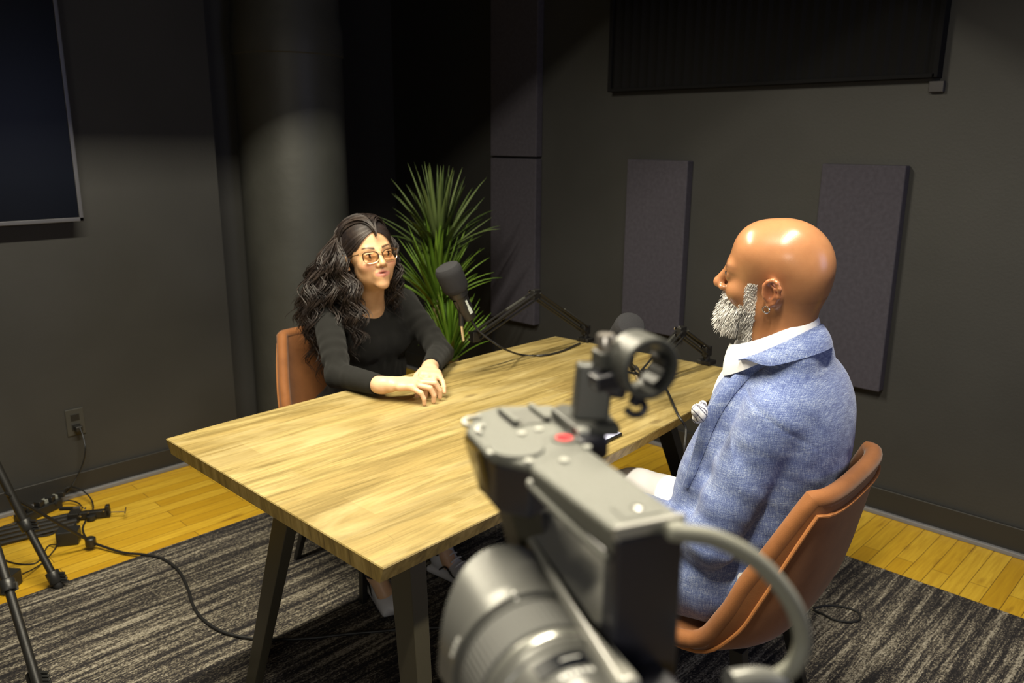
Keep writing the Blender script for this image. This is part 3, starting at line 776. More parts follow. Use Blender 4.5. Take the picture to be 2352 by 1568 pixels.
# folded spare boom arm lying on the boards
sp = empty('folded_boom_arm', tuple(on(130, 1190, 2, 0)), 'black boom arm folded flat on the floorboards, its clamp pointing right', 'microphone arm')
for dy, z in ((0, .012), (10, .012), (21, .012), (33, .012)):
    MB().tube([on(-40, 1228+dy-3, 2, z), on(176, 1178+dy*.75, 2, z+.004)], .0085, 8).build('arm_rod', BLACKMET, sp, smooth=True)
a = on(172, 1184, 2, .022); b = on(248, 1176, 2, .022); ax = (b-a)/np.linalg.norm(b-a); R_ = np.stack([ax, np.cross([0, 0, 1.], ax), [0, 0, 1.]], 1)
MB().box((a+b)/2+ax*.012, (.058, .013, .014), R_).box(b+[0, 0, .010], (.008, .013, .022), R_).box(a, (.02, .03, .02), R_).build('clamp', BLACKMET, sp, bevel=.003)
MB().lathe(on(210, 1192, 2, .006), (0, 0, 1), [(0, .018), (.016, .018), (.018, .014)], 18).build('pivot', BLKPLA, sp, smooth=True)
MB().tube([on(250, 1176, 2, .024), on(286, 1175, 2, .024)], .0028, 8).tube([on(287, 1180, 2, .03), on(289, 1165, 2, .036)], .0028, 8).build('clamp_screw', STEEL, sp, smooth=True)
MB().tube([on(169, 1167, 2, .045), on(186, 1166, 2, .045)], .0075, 10).build('stud', STEEL, sp, smooth=True)
MB().tube([on(138, 1168, 2, .04), on(168, 1167, 2, .042)], .008, 10).build('stud_sleeve', BLKPLA, sp, smooth=True)
for x, y in ((196, 1167), (202, 1177), (184, 1185), (237, 1173)): MB().lathe(on(x, y, 2, .04), MW[:, 2], [(0, .005), (.004, .004)], 10).build('bolt', STEEL, sp, smooth=True)
# power bricks
def brick(c, h, ang, label, cab):
    t = empty('power_adapter', tuple(c), label, 'power adapter'); R = rotz(ang)
    MB().box(np.array(c)+[0, 0, h[2]], h, R).build('housing', BLKPLA, t, bevel=.005)
    for k in cab:
        pts = [on(q[0], q[1], 2, q[2] if len(q) > 2 else .004) for q in k]
        MB().tube(pts, .0026, 8, smooth=8).build('cord', RUBBER, t, smooth=True)
brick(on(160, 1246, 2, 0)+np.array([0, 0, .001]), (.030, .038, .028), radians(60), 'black power adapter on the floorboards beside the folded arm', [[(132, 1250, .02), (110, 1254), (92, 1285), (70, 1295), (30, 1292), (-15, 1275)], [(170, 1208, .03), (178, 1195, .02)]])
brick(on(14, 1352, 2, 0)+np.array([0, 0, .001]), (.045, .032, .028), radians(40), 'black power adapter by the stand leg at the left edge', [[(52, 1318, .025), (75, 1307, .015), (100, 1290), (125, 1262), (131, 1248, .01)]])
gcable([(128, 1158, .03), (150, 1122, .05), (180, 1121, .05), (205, 1140, .03), (214, 1160, .012), (212, 1176, .012)], 'thin black cable arching beside the plugs at the wall', .0032)
gcable([(138, 1152, .02), (160, 1149, .02), (180, 1155, .015), (190, 1166, .012)], 'short black cable between power strip and folded arm', .0032)
gcable([(140, 1213, .006), (115, 1227, .006), (80, 1232, .006), (40, 1236, .006), (0, 1246, .006), (-30, 1252, .006)], 'black cable running left from under the folded arm', .0032)
gcable([(196, 1196, .006), (190, 1212, .006), (194, 1228, .006), (205, 1243, .012)], 'short black cable curling down to the stand brace', .0036)
gcable([(-20, 1222, .008), (10, 1208, .008), (45, 1198, .008)], 'black cable end crossing behind the stand leg', .0036)
#PART3
# ================================================================== PEOPLE
def gauss(P, c, r): return np.exp(-np.sum(((P-np.array(c))/np.array(r))**2, axis=1))
def sstep(x, a, b): t = np.clip((x-a)/(b-a), 0, 1); return t*t*(3-2*t)
def head_prims(B, male):
    # local frame: x right of the person, y forward, z up; origin between the eyes' level and the head axis
    B.ell((0, -.018, .038), (.076, .096, .084), 0)
    B.ell((0, .034, .052), (.062, .048, .052), .03)
    B.ell((0, .040, -.02), (.060, .052, .080), .03)
    if male:
        B.ell((0, .022, -.066), (.062, .062, .046), .03); B.ell((0, .076, -.098), (.028, .022, .022), .025)
        B.cap((-.036, .080, .018), (.036, .080, .018), .0125, k=.02)
        B.ell((0, -.062, .005), (.064, .052, .062), .03)
    else:
        B.ell((0, .022, -.062), (.053, .056, .044), .03); B.ell((0, .078, -.097), (.022, .018, .018), .022)
        B.cap((-.033, .079, .018), (.033, .079, .018), .009, k=.02)
    for s in (-1, 1):
        B.ell((s*.042, .064, -.028), (.022, .022, .020), .02)
        B.ell((s*.033, .100, .001), (.020, .016, .0135), .014, sub=True)
        B.ell((s*.032, .0765, .000), (.0165, .0165, .0145), .004)                          # closed lid volume around the eye
        B.cap((s*.018, .0905, -.001), (s*.046, .083, .003), .0030, k=.005)
        B.cap((s*.020, .0900, .0068), (s*.045, .0835, .0078), .0034, k=.004)
    nb = .002 if male else 0
    B.cap((0, .088, .012), (0, .1085+nb*2, -.026), .0065+nb*.5, .0085+nb, .014)
    B.ell((0, .109+nb*2, -.031), (.0105+nb, .0105, .0088+nb*.5), .008)
    for s in (-1, 1):
        B.ell((s*(.0125+nb), .098+nb, -.035), (.0068+nb*.6, .010, .0070), .006)
        B.ell((s*.0068, .104, -.0415), (.0034, .005, .003), .003, sub=True)
    z0 = -.060
    B.ell((0, .083, z0-.003), (.026, .0155, .020), .016)
    # lips
    for s in (-1, 1):
        B.cap((s*.003, .0985, z0+.0046), (s*.025, .0850, z0+.0025), .0034, .0016, .004)
        B.cap((0, .0970, z0-.0075), (s*.022, .0860, z0-.001), .0044, .0018, .004)
    B.ell((0, .102, z0-.0004), (.019, .012, .0020 if male else .0028), .003, sub=True)
    # ears
    k_ = 1. if male else .84
    def E(p): return (p[0]-(0 if male else .003)*np.sign(p[0]), -.010+(p[1]+.010)*k_, -.010+(p[2]+.010)*k_)
    for s in (-1, 1):
        R = rotz(s*-.35)@rotx(-.18)
        B.ell(E((s*.079, -.012, -.008)), (.0068, .0185*k_, .031*k_), .006, R=R)
        B.ell(E((s*.088, -.008, -.004)), (.0055, .0095*k_, .017*k_), .004, sub=True, R=R)
        e = [(s*.080, .004, -.012), (s*.083, .0035, .008), (s*.086, -.004, .018), (s*.089, -.013, .023), (s*.090, -.022, .019), (s*.091, -.028, .007), (s*.088, -.028, -.012), (s*.083, -.018, -.029), (s*.079, -.008, -.036)]
        B.chain([E(p) for p in e], [.0028, .003, .0034, .0038, .004, .004, .0036, .0044, .0058], .005)
        B.cap(E((s*.083, .001, -.018)), E((s*.082, .003, -.008)), .0036, k=.003)
        B.chain([E(p) for p in [(s*.0865, -.010, .012), (s*.0885, -.019, .004), (s*.0875, -.020, -.012), (s*.084, -.012, -.024)]], [.0022, .0030, .0030, .0024], .003)
def hand_prims(B, side, curls, spread=1., thumb=(.55, .8, -.25), sc=1.):
    # local: y along the hand, z back of the hand, thumb on side*(-x)
    k = .018
    B.cap((0, -.045, 0), (0, -.005, 0), .0235, .0240, k)
    B.box((0, .018, -.001), (.028, .028, .0145), .013, k)
    B.box((side*.002, .055, 0), (.037, .034, .0125), .012, .015)
    bx = [-.0295, -.0098, .0100, .0290]; by = [.084, .089, .086, .077]; ln = [1., 1.08, 1., .8]
    tips = []
    for i in range(4):
        x = side*bx[i]; a0 = side*(-.16, -.04, .08, .22)[i]*spread
        p = np.array([x, by[i]-.012, 0.]); c = curls[i]; ang = 0; r = [.0100, .0091, .0083, .0073] if i < 3 else [.0089, .0081, .0074, .0065]
        pts = [p]
        for L, da in zip((.050*ln[i]+.004, .027*ln[i], .021*ln[i]), c):
            ang += da; d = np.array([sin(a0)*cos(ang), cos(a0)*cos(ang), -sin(ang)]); pts.append(pts[-1]+d*L)
        B.cap(pts[0], pts[1], r[0], r[1], .007); B.cap(pts[1], pts[2], r[1], r[2], .0015); B.cap(pts[2], pts[3], r[2], r[3], .0015)
        tips.append((B.w(pts[2]), B.w(pts[3]), r[3]*B.sc))
    b = np.array([side*-.024, .012, -.004]); t = np.array([side*-thumb[0], thumb[1], thumb[2]]); t /= np.linalg.norm(t)
    t2 = np.array([side*-thumb[0]*.45, thumb[1], thumb[2]]); t2 /= np.linalg.norm(t2)
    p1 = b+t*.042; p2 = p1+t2*.030; p3 = p2+t2*.024
    B.cap(b, p1, .0145, .0108, .014); B.cap(p1, p2, .0105, .0092, .002); B.cap(p2, p3, .0092, .0074, .002)
    tips.append((B.w(p2), B.w(p3), .0074*B.sc))
    return tips
def wrinkle(a, f, seed, stretch=(1, 1, 1)):
    rg = np.random.default_rng(seed); K = rg.normal(size=(5, 3))*f*np.array(stretch); ph = rg.uniform(0, 6, 5); K2 = rg.normal(size=(5, 3))*f*.6
    def d(P):
        s = 0
        for i in range(5): s = s+np.sin(P@K[i]+ph[i]+1.3*np.sin(P@K2[i]))
        return s*a/5
    return d
def strands(paths, rads, n=4):
    V = []; Fs = []; base = 0
    for P, r in zip(paths, rads):
        P = np.asarray(P); m = len(P); T = np.gradient(P, axis=0); T /= np.linalg.norm(T, axis=1)[:, None]+1e-9
        A = np.cross(T, [.3, .2, .93]); A /= np.linalg.norm(A, axis=1)[:, None]+1e-9; Bn = np.cross(T, A)
        R = np.asarray(r)
        for k in range(n):
            q = 2*pi*k/n; V.append(P+R[:, None]*(cos(q)*A+sin(q)*Bn))
        for k in range(n):
            i = np.arange(m-1); a = base+k*m+i; b = base+((k+1) % n)*m+i
            Fs.append(np.stack([a, a+1, b+1, b], 1))
        base += n*m
    return np.concatenate(V), np.concatenate(Fs)

# ------------------------------------------------------------------ the woman
wroot = empty('person', (1.59, 2.25, 0), 'person with long dark wavy hair and glasses in a black top, hands on table', 'person')
HW = np.array([1.556, 2.170, 1.129]); SW = .97
yaw = radians(256)-pi/2                                   # head turned towards the man
RWH = rotz(yaw)@rotx(radians(10.5))@roty(radians(5.2))
B = Body(); B.fr(RWH, HW, SW); head_prims(B, False)
B.fr(np.eye(3), (0, 0, 0), 1)
HL = lambda p: HW+RWH@(np.array(p)*SW)
nk = np.array([1.592, 2.245, .985])
B.cap(HL((0, -.030, -.045)), nk, .050, .049, .02); B.cap(HL((0, .01, -.07)), (1.588, 2.215, .962), .036, .044, .02)
shR = np.array([1.460, 2.285, .925]); shL = np.array([1.775, 2.275, .930])
elR = np.array([1.365, 2.090, .780]); elL = np.array([1.742, 2.035, .795])
wrR = np.array([1.372, 1.868, .792]); wrL = np.array([1.575, 1.895, .795])
# inner trunk, hidden by the clothes, keeps the figure one surface
B.cap(nk, (1.595, 2.27, .93), .05, .06, .03)
B.cap(shR, shL, .045, .045, .03); B.cap((1.595, 2.28, .90), (1.59, 2.33, .60), .085, .09, .04)
B.cap(shR, elR, .036, .032, .02); B.cap(shL, elL, .036, .032, .02)
B.cap(elR, wrR, .029, .0235, .03); B.cap(elL, wrL, .029, .0235, .03)
for s in (-1, 1):
    hx = 1.59+s*.09
    B.cap((hx, 2.28, .555), (hx, 1.90, .52), .060, .045, .03); B.cap((hx, 1.90, .52), (hx+(.0 if s > 0 else -.1), 1.98, .12), .042, .03, .02)
    B.cap((hx+(.0 if s > 0 else -.1), 1.98, .12), (hx+(.0 if s > 0 else -.1), 1.93, .06), .028, .028, .02)
dR = np.array([.062, -.090, .010]); dR /= np.linalg.norm(dR)
RhR = frame_from(dR, np.array([-.10, -.05, 1.]))
B.fr(RhR, wrR+dR*.030+[0, 0, .004], .94)
tipsR = hand_prims(B, -1 if False else 1, [(.20, .95, .55), (.12, 1.0, .60), (.20, 1.0, .60), (.34, .85, .50)], 1.6)
dL = np.array([-.62, -.78, .06]); dL /= np.linalg.norm(dL)
RhL = frame_from(dL, np.array([.15, .0, 1.]))
B.fr(RhL, wrL+dL*.030+[0, 0, .004], .94)
tipsL = hand_prims(B, -1, [(.75, .9, .5), (.7, .95, .5), (.6, .8, .5), (.22, .45, .35)], 1.2, thumb=(.45, .9, -.15))
tipsR[0:0] = []
def wcol(V):
    base = np.tile(np.array([.60, .355, .19]), (len(V), 1))
    L = ((V-HW)@RWH)/SW
    isH = sstep(V[:, 2], .98, 1.0)
    hand = 1-sstep(V[:, 2], .83, .86)
    base = base*(1-hand[:, None])+np.array([.74, .47, .29])*hand[:, None]
    def mixin(m, c):
        nonlocal base
        m = (m*isH)[:, None]; base = base*(1-m)+np.array(c)*m
    for s in (-1, 1):
        mixin(.45*gauss(L, (s*.044, .085, -.032), (.022, .03, .017)), (.70, .27, .20))
    x, y, z = L.T
    lipm = ((np.abs(x) < .026) & (y > .083) & (z > -.060-.0155+.30*np.abs(x)) & (z < -.060+.0105-.33*np.abs(x))).astype(float)*(1-.0*x)
    mixin(lipm*.8, (.58, .21, .18))
    mixin(gauss(L, (0, .098, -.0612), (.016, .02, .0024))*.9, (.16, .03, .03))
    for s in (-1, 1):
        t = (s*x-.013)/.037; zc = .0215+.0085*np.clip(t, 0, 1)**.8-.011*np.clip(t-.6, 0, 1)**1.2
        mixin(((t > 0) & (t < 1) & (y > .05)).astype(float)*np.exp(-((z-zc)/(.0042*(1.15-.6*np.clip(t, 0, 1))))**4)*.95, (.035, .018, .010))
        e = gauss(L, (s*.032, .09, .0035), (.016, .03, .0045)); mixin(e*.5, (.28, .13, .08))
        mixin(gauss(L, (s*.0068, .104, -.0405), (.004, .012, .004))*.8, (.18, .07, .05))
    return np.clip(base, 0, 1)
body = sdf_obj('body', B, .0022, SKINW, wroot, colors=wcol, iters=2)
def eyes(root, R, T, sc, gaze, iris, er=.0140):
    for s in (-1, 1):
        c = T+R@(np.array([s*.0318, .0795, .0004])*sc); r = er*sc
        n1, n2 = 40, 40; V = []; C = []
        d0 = np.array(gaze, float); d0 = R@(d0/np.linalg.norm(d0))
        bm = bmesh.new(); bmesh.ops.create_uvsphere(bm, u_segments=n1, v_segments=n2, radius=1)
        V = np.array([v.co[:] for v in bm.verts]); Fs = [tuple(v.index for v in f.verts) for f in bm.faces]; bm.free()
        Q = frame_from(d0, np.array([0, 0, 1.]))@rotx(-pi/2)
        W = V@Q.T; W = W*np.array([1, 1, 1]); ca = W@d0
        C = np.where((ca > .955)[:, None], np.array([[.004, .003, .003]]), np.where((ca > .80)[:, None], np.array([iris]), np.array([[.70, .66, .62]])))
        raw('eye', c+W*r, Fs, EYEM, root, True, C)
        # lids
        for up, rad, z0, z1 in ((1, .0022, .0045, .0070), (-1, .0016, -.0052, -.0062)):
            pts = []
            for t in np.linspace(-1, 1, 9):
                x = s*.0318+t*.0145; zz = (z0+(z1-z0)*(1-t*t)) if up > 0 else (z0*(.4+.6*(1-t*t)))
                yy = .0795+sqrt(max(.0144**2-(t*.0128)**2-min(zz*zz, 4e-5), 1e-6))
                pts.append(T+R@(np.array([x, yy, zz-.002*(t*s < 0)*abs(t)])*sc))
            yield up, s, pts, rad*sc
mk_l = MB(); 
for up, s, pts, rad in eyes(wroot, RWH, HW, SW, (-.10, 1, -.05), (.06, .025, .012), .0136):
    if up > 0: mk_l.tube(pts, [rad*.4, rad*.75, rad*.4], 6, smooth=3)
mk_l.build('eyelashes', mat('lash', (.012, .008, .008), .7), wroot, smooth=True)

# black top
T = Body()
T.cap(shR+[.01, 0, -.012], shL+[-.01, 0, -.012], .052, .052, .03)
T.ell((1.615, 2.30, .86), (.140, .100, .125), .05)
T.ell((1.56, 2.215, .825), (.074, .074, .066), .045); T.ell((1.665, 2.215, .825), (.074, .074, .066), .045)
T.ell((1.625, 2.30, .70), (.152, .115, .16), .05)
T.ell((1.59, 2.33, .58), (.16, .125, .08), .05)
T.cap((1.594, 2.250, .930), (1.600, 2.27, .91), .062, .085, .03)
T.cap(shR, elR+[0, 0, .002], .050, .040, .025); T.cap(shL, elL+[0, 0, .002], .050, .041, .025)
cR = wrR+(elR-wrR)*.10; cL = wrL+(elL-wrL)*.16
T.cap(elR, cR, .041, .0315, .012); T.cap(elL, cL, .042, .0315, .012)
uR = (wrR-elR)/np.linalg.norm(wrR-elR); uL = (wrL-elL)/np.linalg.norm(wrL-elL)
T.box(cR+uR*.035, (.05, .035, .05), .001, .002, True, frame_from(uR, np.array([0, 0, 1.])))
T.box(cL+uL*.035, (.05, .035, .05), .001, .002, True, frame_from(uL, np.array([0, 0, 1.])))
# round neckline opening
ncut = frame_from(np.array([0, -.55, .83]), np.array([1., 0, 0]))
T.ell((1.583, 2.215, 1.045), (.060, .062, .082), .006, True, R=rotx(radians(-12)))
w1 = wrinkle(.0045, 60, 3); w2 = wrinkle(.003, 120, 5)
def tdisp(P):
    g = .25+1.3*gauss(P, elR, (.07,)*3)+1.3*gauss(P, elL, (.07,)*3)+.9*gauss(P, shL+[0, -.05, -.05], (.08,)*3)+.7*gauss(P, (1.59, 2.25, .72), (.2, .2, .08))
    ringR = np.sin((P-shR)@(elR-shR)/np.linalg.norm(elR-shR)*150)*gauss(P, elR+(shR-elR)*.35, (.07,)*3)*.0022
    ringL = np.sin((P-shL)@(elL-shL)/np.linalg.norm(elL-shL)*150)*gauss(P, elL+(shL-elL)*.4, (.08,)*3)*.0028
    return w1(P)*g+w2(P)*g*.4+ringR+ringL
sdf_obj('knit_top', T, .0032, KNIT, wroot, disp=tdisp, dm=.01)
RN = np.array([1.588, 2.238, .984]); MB().tube([RN+np.array([.056*sin(a), -.056*cos(a), -.020*cos(a)]) for a in np.linspace(0, 2*pi, 40)], .0045, 8, caps=False).build('neckband', KNIT, wroot, smooth=True)
# trousers and shoes
T = Body()
T.ell((1.59, 2.335, .555), (.175, .135, .09), .03)
for s in (-1, 1):
    hx = 1.59+s*.09; ax_ = hx+(.0 if s > 0 else -.1)
    T.cap((hx, 2.28, .553), (hx, 1.90, .52), .088, .062, .03); T.cap((hx, 1.90, .52), (ax_, 1.98, .14), .060, .045, .02)
sdf_obj('trousers', T, .006, JEANS, wroot, disp=wrinkle(.004, 40, 9), dm=.01)
def shoe(root, heel, d, L=.25, lab=None):
    d = np.array([d[0], d[1], 0.]); d /= np.linalg.norm(d); R = frame_from(d, np.array([0, 0, 1.])); s = Body(R, heel)
    s.ell((0, .055, .048), (.036, .055, .045), .02); s.ell((0, L*.62, .034), (.045, .075, .030), .03); s.ell((0, L*.86, .026), (.042, .045, .024), .03)
    s.cap((0, .04, .06), (0, .045, .10), .036, .038, .02); s.box((0, L*.5, .012), (.042, L*.5, .012), .010, .01)
    s.cap((0, .045, .14), (0, .045, .10), .026, .028, .01, True)
    o = sdf_obj('shoe', s, .003, SHOEM, root)
    mb = MB()
    P = lambda p: s.w(p)
    for k in range(4):
        mb.tube([P((-.026, .09+.02*k, .078-.010*k)), P((0, .095+.02*k, .088-.011*k)), P((.026, .09+.02*k, .078-.010*k))], .0028, 6, smooth=4)
    mb.build('laces', WHM, o, smooth=True)
    mb = MB()
    for sx in (-1, 1):
        mb.tube([P((sx*.042, .07, .035)), P((sx*.044, .10, .055)), P((sx*.043, .13, .033)), P((sx*.0455, .15, .030))], .0034, 6, smooth=5)
        mb.tube([P((sx*.036, .03, .075)), P((sx*.037, .06, .085))], .004, 6)
    mb.build('black_marking', BLKPLA, o, smooth=True)
shoe(wroot, (1.475, 2.11, FZ), (-.32, -.95)); shoe(wroot, (1.68, 2.02, FZ), (.1, -1))

# glasses
gl = bpy.data.objects.new('eyeglasses', None); COL.objects.link(gl); gl.parent = wroot; gl.location = -wloc(wroot)
fr = MB(); gm = MB()
for s in (-1, 1):
    ring = []
    for k in range(28):
        a = 2*pi*k/28; ca, sa = cos(a), sin(a)
        rx = .0262; rz = .0200 if sa < 0 else .0165
        x = s*.0335+rx*np.sign(ca)*abs(ca)**.75; z = -.004+rz*np.sign(sa)*abs(sa)**.75+(.0045 if (ca*s > 0 and sa > 0) else 0)*abs(ca)
        ring.append(HL((x, .1035-.10*abs(x)**1.35*2.2, z)))
    up = [ring[k % 28] for k in range(-1, 16)]; lo = [ring[k % 28] for k in range(14, 29)]
    MB().tube(up, .0021*SW, 8, smooth=2).build('brow_rim', mat('tortoise', (.05, .025, .012), .25) if 'tortoise' not in MATS else MATS['tortoise'], gl, smooth=True)
    MB().tube(lo, .0011*SW, 6, smooth=2).build('lower_rim', GOLD, gl, smooth=True)
    c = sum(ring)/28
    n_ = RWH[:, 1]
    V = [c]+ring+[c-n_*.001]+[p-n_*.001 for p in ring]
    Fs = [(0, 1+k, 1+(k+1) % 28) for k in range(28)]+[(29, 30+(k+1) % 28, 30+k) for k in range(28)]+[(1+k, 30+k, 30+(k+1) % 28, 1+(k+1) % 28) for k in range(28)]
    MB().add(V, Fs).build('lens', SPECG, gl)
    MB().tube([HL((s*.0595, .0905, .010)), HL((s*.071, .082, .010)), HL((s*.079, .04, .008)), HL((s*.081, .0, .004)), HL((s*.082, -.02, -.008))], .0017, 8, smooth=6).build('temple_arm', MATS['tortoise'], gl, smooth=True)
    MB().tube([HL((s*.0595, .0908, .010)), HL((s*.067, .087, .010))], .0026, 8).build('hinge', GOLD, gl, smooth=True)
MB().tube([HL((-.009, .103, .004)), HL((0, .1065, .0075)), HL((.009, .103, .004))], .0016, 8, smooth=5).build('bridge', GOLD, gl, smooth=True)
# earring
for s in (1,):
    MB().lathe(HL((s*.088, -.008, -.036)), RWH[:, 0]*s, [(0, .0012), (.002, .003), (.004, .0)], 10).build('ear_stud', STEEL, wroot, smooth=True)
    MB().tube([HL((s*.086, -.004, -.038)), HL((s*.086, -.003, -.043))], .002, 8).build('ear_stud', STEEL, wroot, smooth=True)

# hair: a scalp cap plus wavy locks
rg = np.random.default_rng(11)
Hc = Body(RWH, HW, SW)
Hc.ell((0, -.024, .044), (.080, .098, .084), 0); Hc.ell((0, -.06, -.01), (.078, .062, .09), .03)
HB = Body(RWH, HW, SW); HB.P = list(Hc.P); HB.ell((0, .034, .052), (.0655, .052, .056), .02); HSK = HB.P
FRC = np.array(catmull([(0, .084, .083), (.030, .077, .062), (.049, .062, .038), (.062, .038, .014), (.071, .004, .000), (.078, -.028, -.004)], 8))
Hc.cap((0, .100, .050), (0, .100, -.035), .031, .066, k=.006, sub=True); Hc.ell((0, .10, -.06), (.068, .075, .06), .006, True)
Hc.ell((.095, .022, -.03), (.05, .040, .062), .01, True); Hc.ell((-.095, .022, -.03), (.05, .040, .062), .01, True)
Hc.cap((0, -.075, -.05), (0, -.105, -.13), .055, .050, .03)
hairV, hairF = mesh_sdf(Hc, .0032, wrinkle(.0012, 90, 4, (1, 1, 1)), 1, dm=.01)
paths = []; rads = []
fwd = RWH[:, 1]; rt = RWH[:, 0]; up = np.array([0, 0, 1.])
def lock(s, y0, ang_end, drop, out, fw, curl, n=34, rad=.0035, ph=None, a0=.03, yp=1.1, lift=.0025, a1=1.38):
    """from the parting over the skull and down; local coordinates"""
    ph = rg.uniform(0, 6.28) if ph is None else ph
    P = []
    a = np.linspace(a0, a1, 14)                    # over the skull
    for t in a:
        q = (t-a0)/(a1-a0)
        y = y0+(ang_end-y0)*q**yp
        ry = sqrt(max(1-((y+.026)/.106)**2, .02))
        x = s*.0865*sin(t)*ry; z = .044+.0905*cos(t)*ry; x *= 1+.05*q; y = y if y > -.02 else -.02+(y+.02)*1.38
        P.append(np.array([x, y, z]))
    if yp > 1.5:
        wF = min(1, max(0, (y0-.040)/.044)); ff = np.linspace(0, 1, len(FRC)); q_ = np.linspace(0, 1, len(P))
        FR = np.stack([np.interp(q_, ff, FRC[:, k])*(s if k == 0 else 1) for k in range(3)], 1); P = list(np.array(P)*(1-wF)+FR*wF)
    Q_ = np.array(P); c0 = np.array([0, -.02, .03])
    for _ in range(5):
        dd = evalp(HSK, HW+(Q_*SW)@RWH.T)/SW-lift; dr_ = Q_-c0; Q_ = Q_-dr_/nrm2(dr_)[:, None]*dd[:, None]
    for i_, t in enumerate(np.linspace(0, 1, len(P))): P[i_] = Q_[i_]*(1-max(0, t-.75)*4*.5)+P[i_]*max(0, t-.75)*4*.5
    p0 = P[-1]; m = n-len(P)
    for i in range(1, m+1):
        q = i/m
        wv = curl*min(1, q*2.2)
        x = p0[0]+s*(.016*min(1, q*4)**.8+out*q**.8)+wv*.014*sin(q*drop*62+ph)
        y = p0[1]+fw*q+wv*.015*cos(q*drop*62+ph*1.3)
        z = p0[2]-drop*q
        P.append(np.array([x, y, z]))
    P = np.array(P); W = HW+(P*SW)@RWH.T
    r = rad*SW*np.concatenate([np.linspace(.55, 1, 8), np.ones(len(P)-14), np.linspace(1, .15, 6)])
    return W, r
def addlock(*a, **k): w, r = lock(*a, **k); paths.append(w); rads.append(r)
def clump(n, s, y0, ye, drop, out, fw, curl, rad=.0017, spread=1.):
    ph = rg.uniform(0, 6.28); lf = rg.uniform(.003, .016); a1 = rg.uniform(.92, 1.36)
    for k in range(n):
        g = rg.normal(size=6)*spread
        addlock(s, float(np.clip(y0+g[0]*.008, -.115, .084)), float(np.clip(ye+g[1]*.008, -.12, -.014)), drop*(1+.10*g[2]), out+.007*g[3], fw+.010*g[4], curl*(1+.15*g[5]), rad=rad*rg.uniform(.7, 1.3), ph=ph+rg.normal()*.35, n=40, lift=lf+abs(g[0])*.002, a1=a1)
for k in range(2300):                                # combed hair over the skull, from the parting down to the ears
    s = 1 if k % 2 else -1; y0 = rg.uniform(-.105, .087); yp_ = 1.9 if y0 > .040 else 1.3
    addlock(s, y0, -.034+(y0-.087)*.40+rg.normal()*.003, rg.uniform(.03, .09), rg.uniform(.0, .02), -.015, .25, n=30, rad=rg.uniform(.0013, .0022), yp=yp_, lift=rg.uniform(.001, .0045), a0=rg.uniform(.0, .04))
for k in range(80):                                  # person's right side (seen in the picture): thick mass falling behind the shoulder
    clump(24, 1, rg.uniform(-.09, .084), rg.uniform(-.095, -.036), rg.uniform(.20, .40), rg.uniform(.0, .130), rg.uniform(-.21, -.02), rg.uniform(.6, 1.3))
for k in range(14):                                  # front lock over the right chest
    clump(24, 1, rg.uniform(.0, .075), rg.uniform(-.045, -.034), rg.uniform(.24, .34), rg.uniform(-.030, .008), rg.uniform(.02, .09), rg.uniform(.6, 1.2))
for k in range(30):                                  # left side, behind the cheek
    clump(20, -1, rg.uniform(-.09, .084), rg.uniform(-.085, -.012), rg.uniform(.14, .27), rg.uniform(-.03, .012), rg.uniform(-.03, .02), rg.uniform(.5, 1.1))
for k in range(16):                                  # back
    clump(20, rg.choice([-1, 1]), rg.uniform(-.115, -.07), rg.uniform(-.12, -.085), rg.uniform(.2, .36), rg.uniform(-.06, .02), rg.uniform(-.12, 0), rg.uniform(.6, 1.2))
sv, sf = strands(paths, rads)
raw('hair', np.concatenate([hairV, sv]), np.concatenate([hairF, sf+len(hairV)]), HAIRM, wroot, True)

# ------------------------------------------------------------------ the man
mroot = empty('person', (1.60, .80, 0), 'person with shaved head and grey beard, in a blue jacket over white shirt and trousers', 'person')
HM = np.array([1.555, .7605, 1.234]); SM = .985
yawm = radians(107.3)-pi/2
RMH = rotz(yawm)@rotx(radians(2.5))@roty(radians(-12))
ML = lambda p: HM+RMH@(np.array(p)*SM)
yt = radians(8); RT = rotz(yt); TM = np.array([1.61, .785, 0.])
TL = lambda p: TM+RT@np.array(p, float)                 # torso frame: x right, y forward
B = Body(RMH, HM, SM); head_prims(B, True)
B.fr(np.eye(3), (0, 0, 0), 1)
NC = np.array([1.577, .752, 1.115]); B.cap(ML((0, -.040, -.03)), NC+[0, -.012, -.01], .060, .060, .03); B.cap(ML((0, .0, -.07)), NC+[-.004, .02, -.03], .048, .052, .03)
B.cap(NC, NC+[.02, -.01, -.12], .050, .050, .03)
sL = np.array([1.492, .705, .966]); sR = np.array([1.790, .775, .985])
eL = np.array([1.412, .782, .675]); eR = np.array([1.865, .790, .68])
wL = np.array([1.470, 1.010, .655]); wR = np.array([1.85, .93, .665])
B.cap(sL, sR, .05, .05, .03); B.cap(TL((0, -.04, .98)), TL((0, 0, .60)), .10, .10, .04)
B.cap(sL, eL, .045, .04, .02); B.cap(sR, eR, .045, .04, .02); B.cap(eL, wL, .038, .029, .015); B.cap(eR, wR, .038, .029, .015)
for s in (-1, 1):
    B.cap(TL((s*.1, 0, .56)), TL((s*.12, .42, .54)), .07, .055, .03); B.cap(TL((s*.12, .42, .54)), TL((s*.12, .36, .1)), .05, .035, .02)
    B.cap(TL((s*.12, .36, .1)), TL((s*.12, .42, .06)), .03, .03, .02)
for s, wv, ev in ((-1, wL, eL), (1, wR, eR)):
    d = wv-ev; d /= np.linalg.norm(d); d = d+np.array([0, 0, -.12])-s*RT[:, 0]*.35; d /= np.linalg.norm(d)
    B.fr(frame_from(d, np.array([0, 0, 1.])), wv+d*.03, 1.05); hand_prims(B, s, [(.5, .7, .4)]*4, .8, thumb=(.35, .9, -.2))
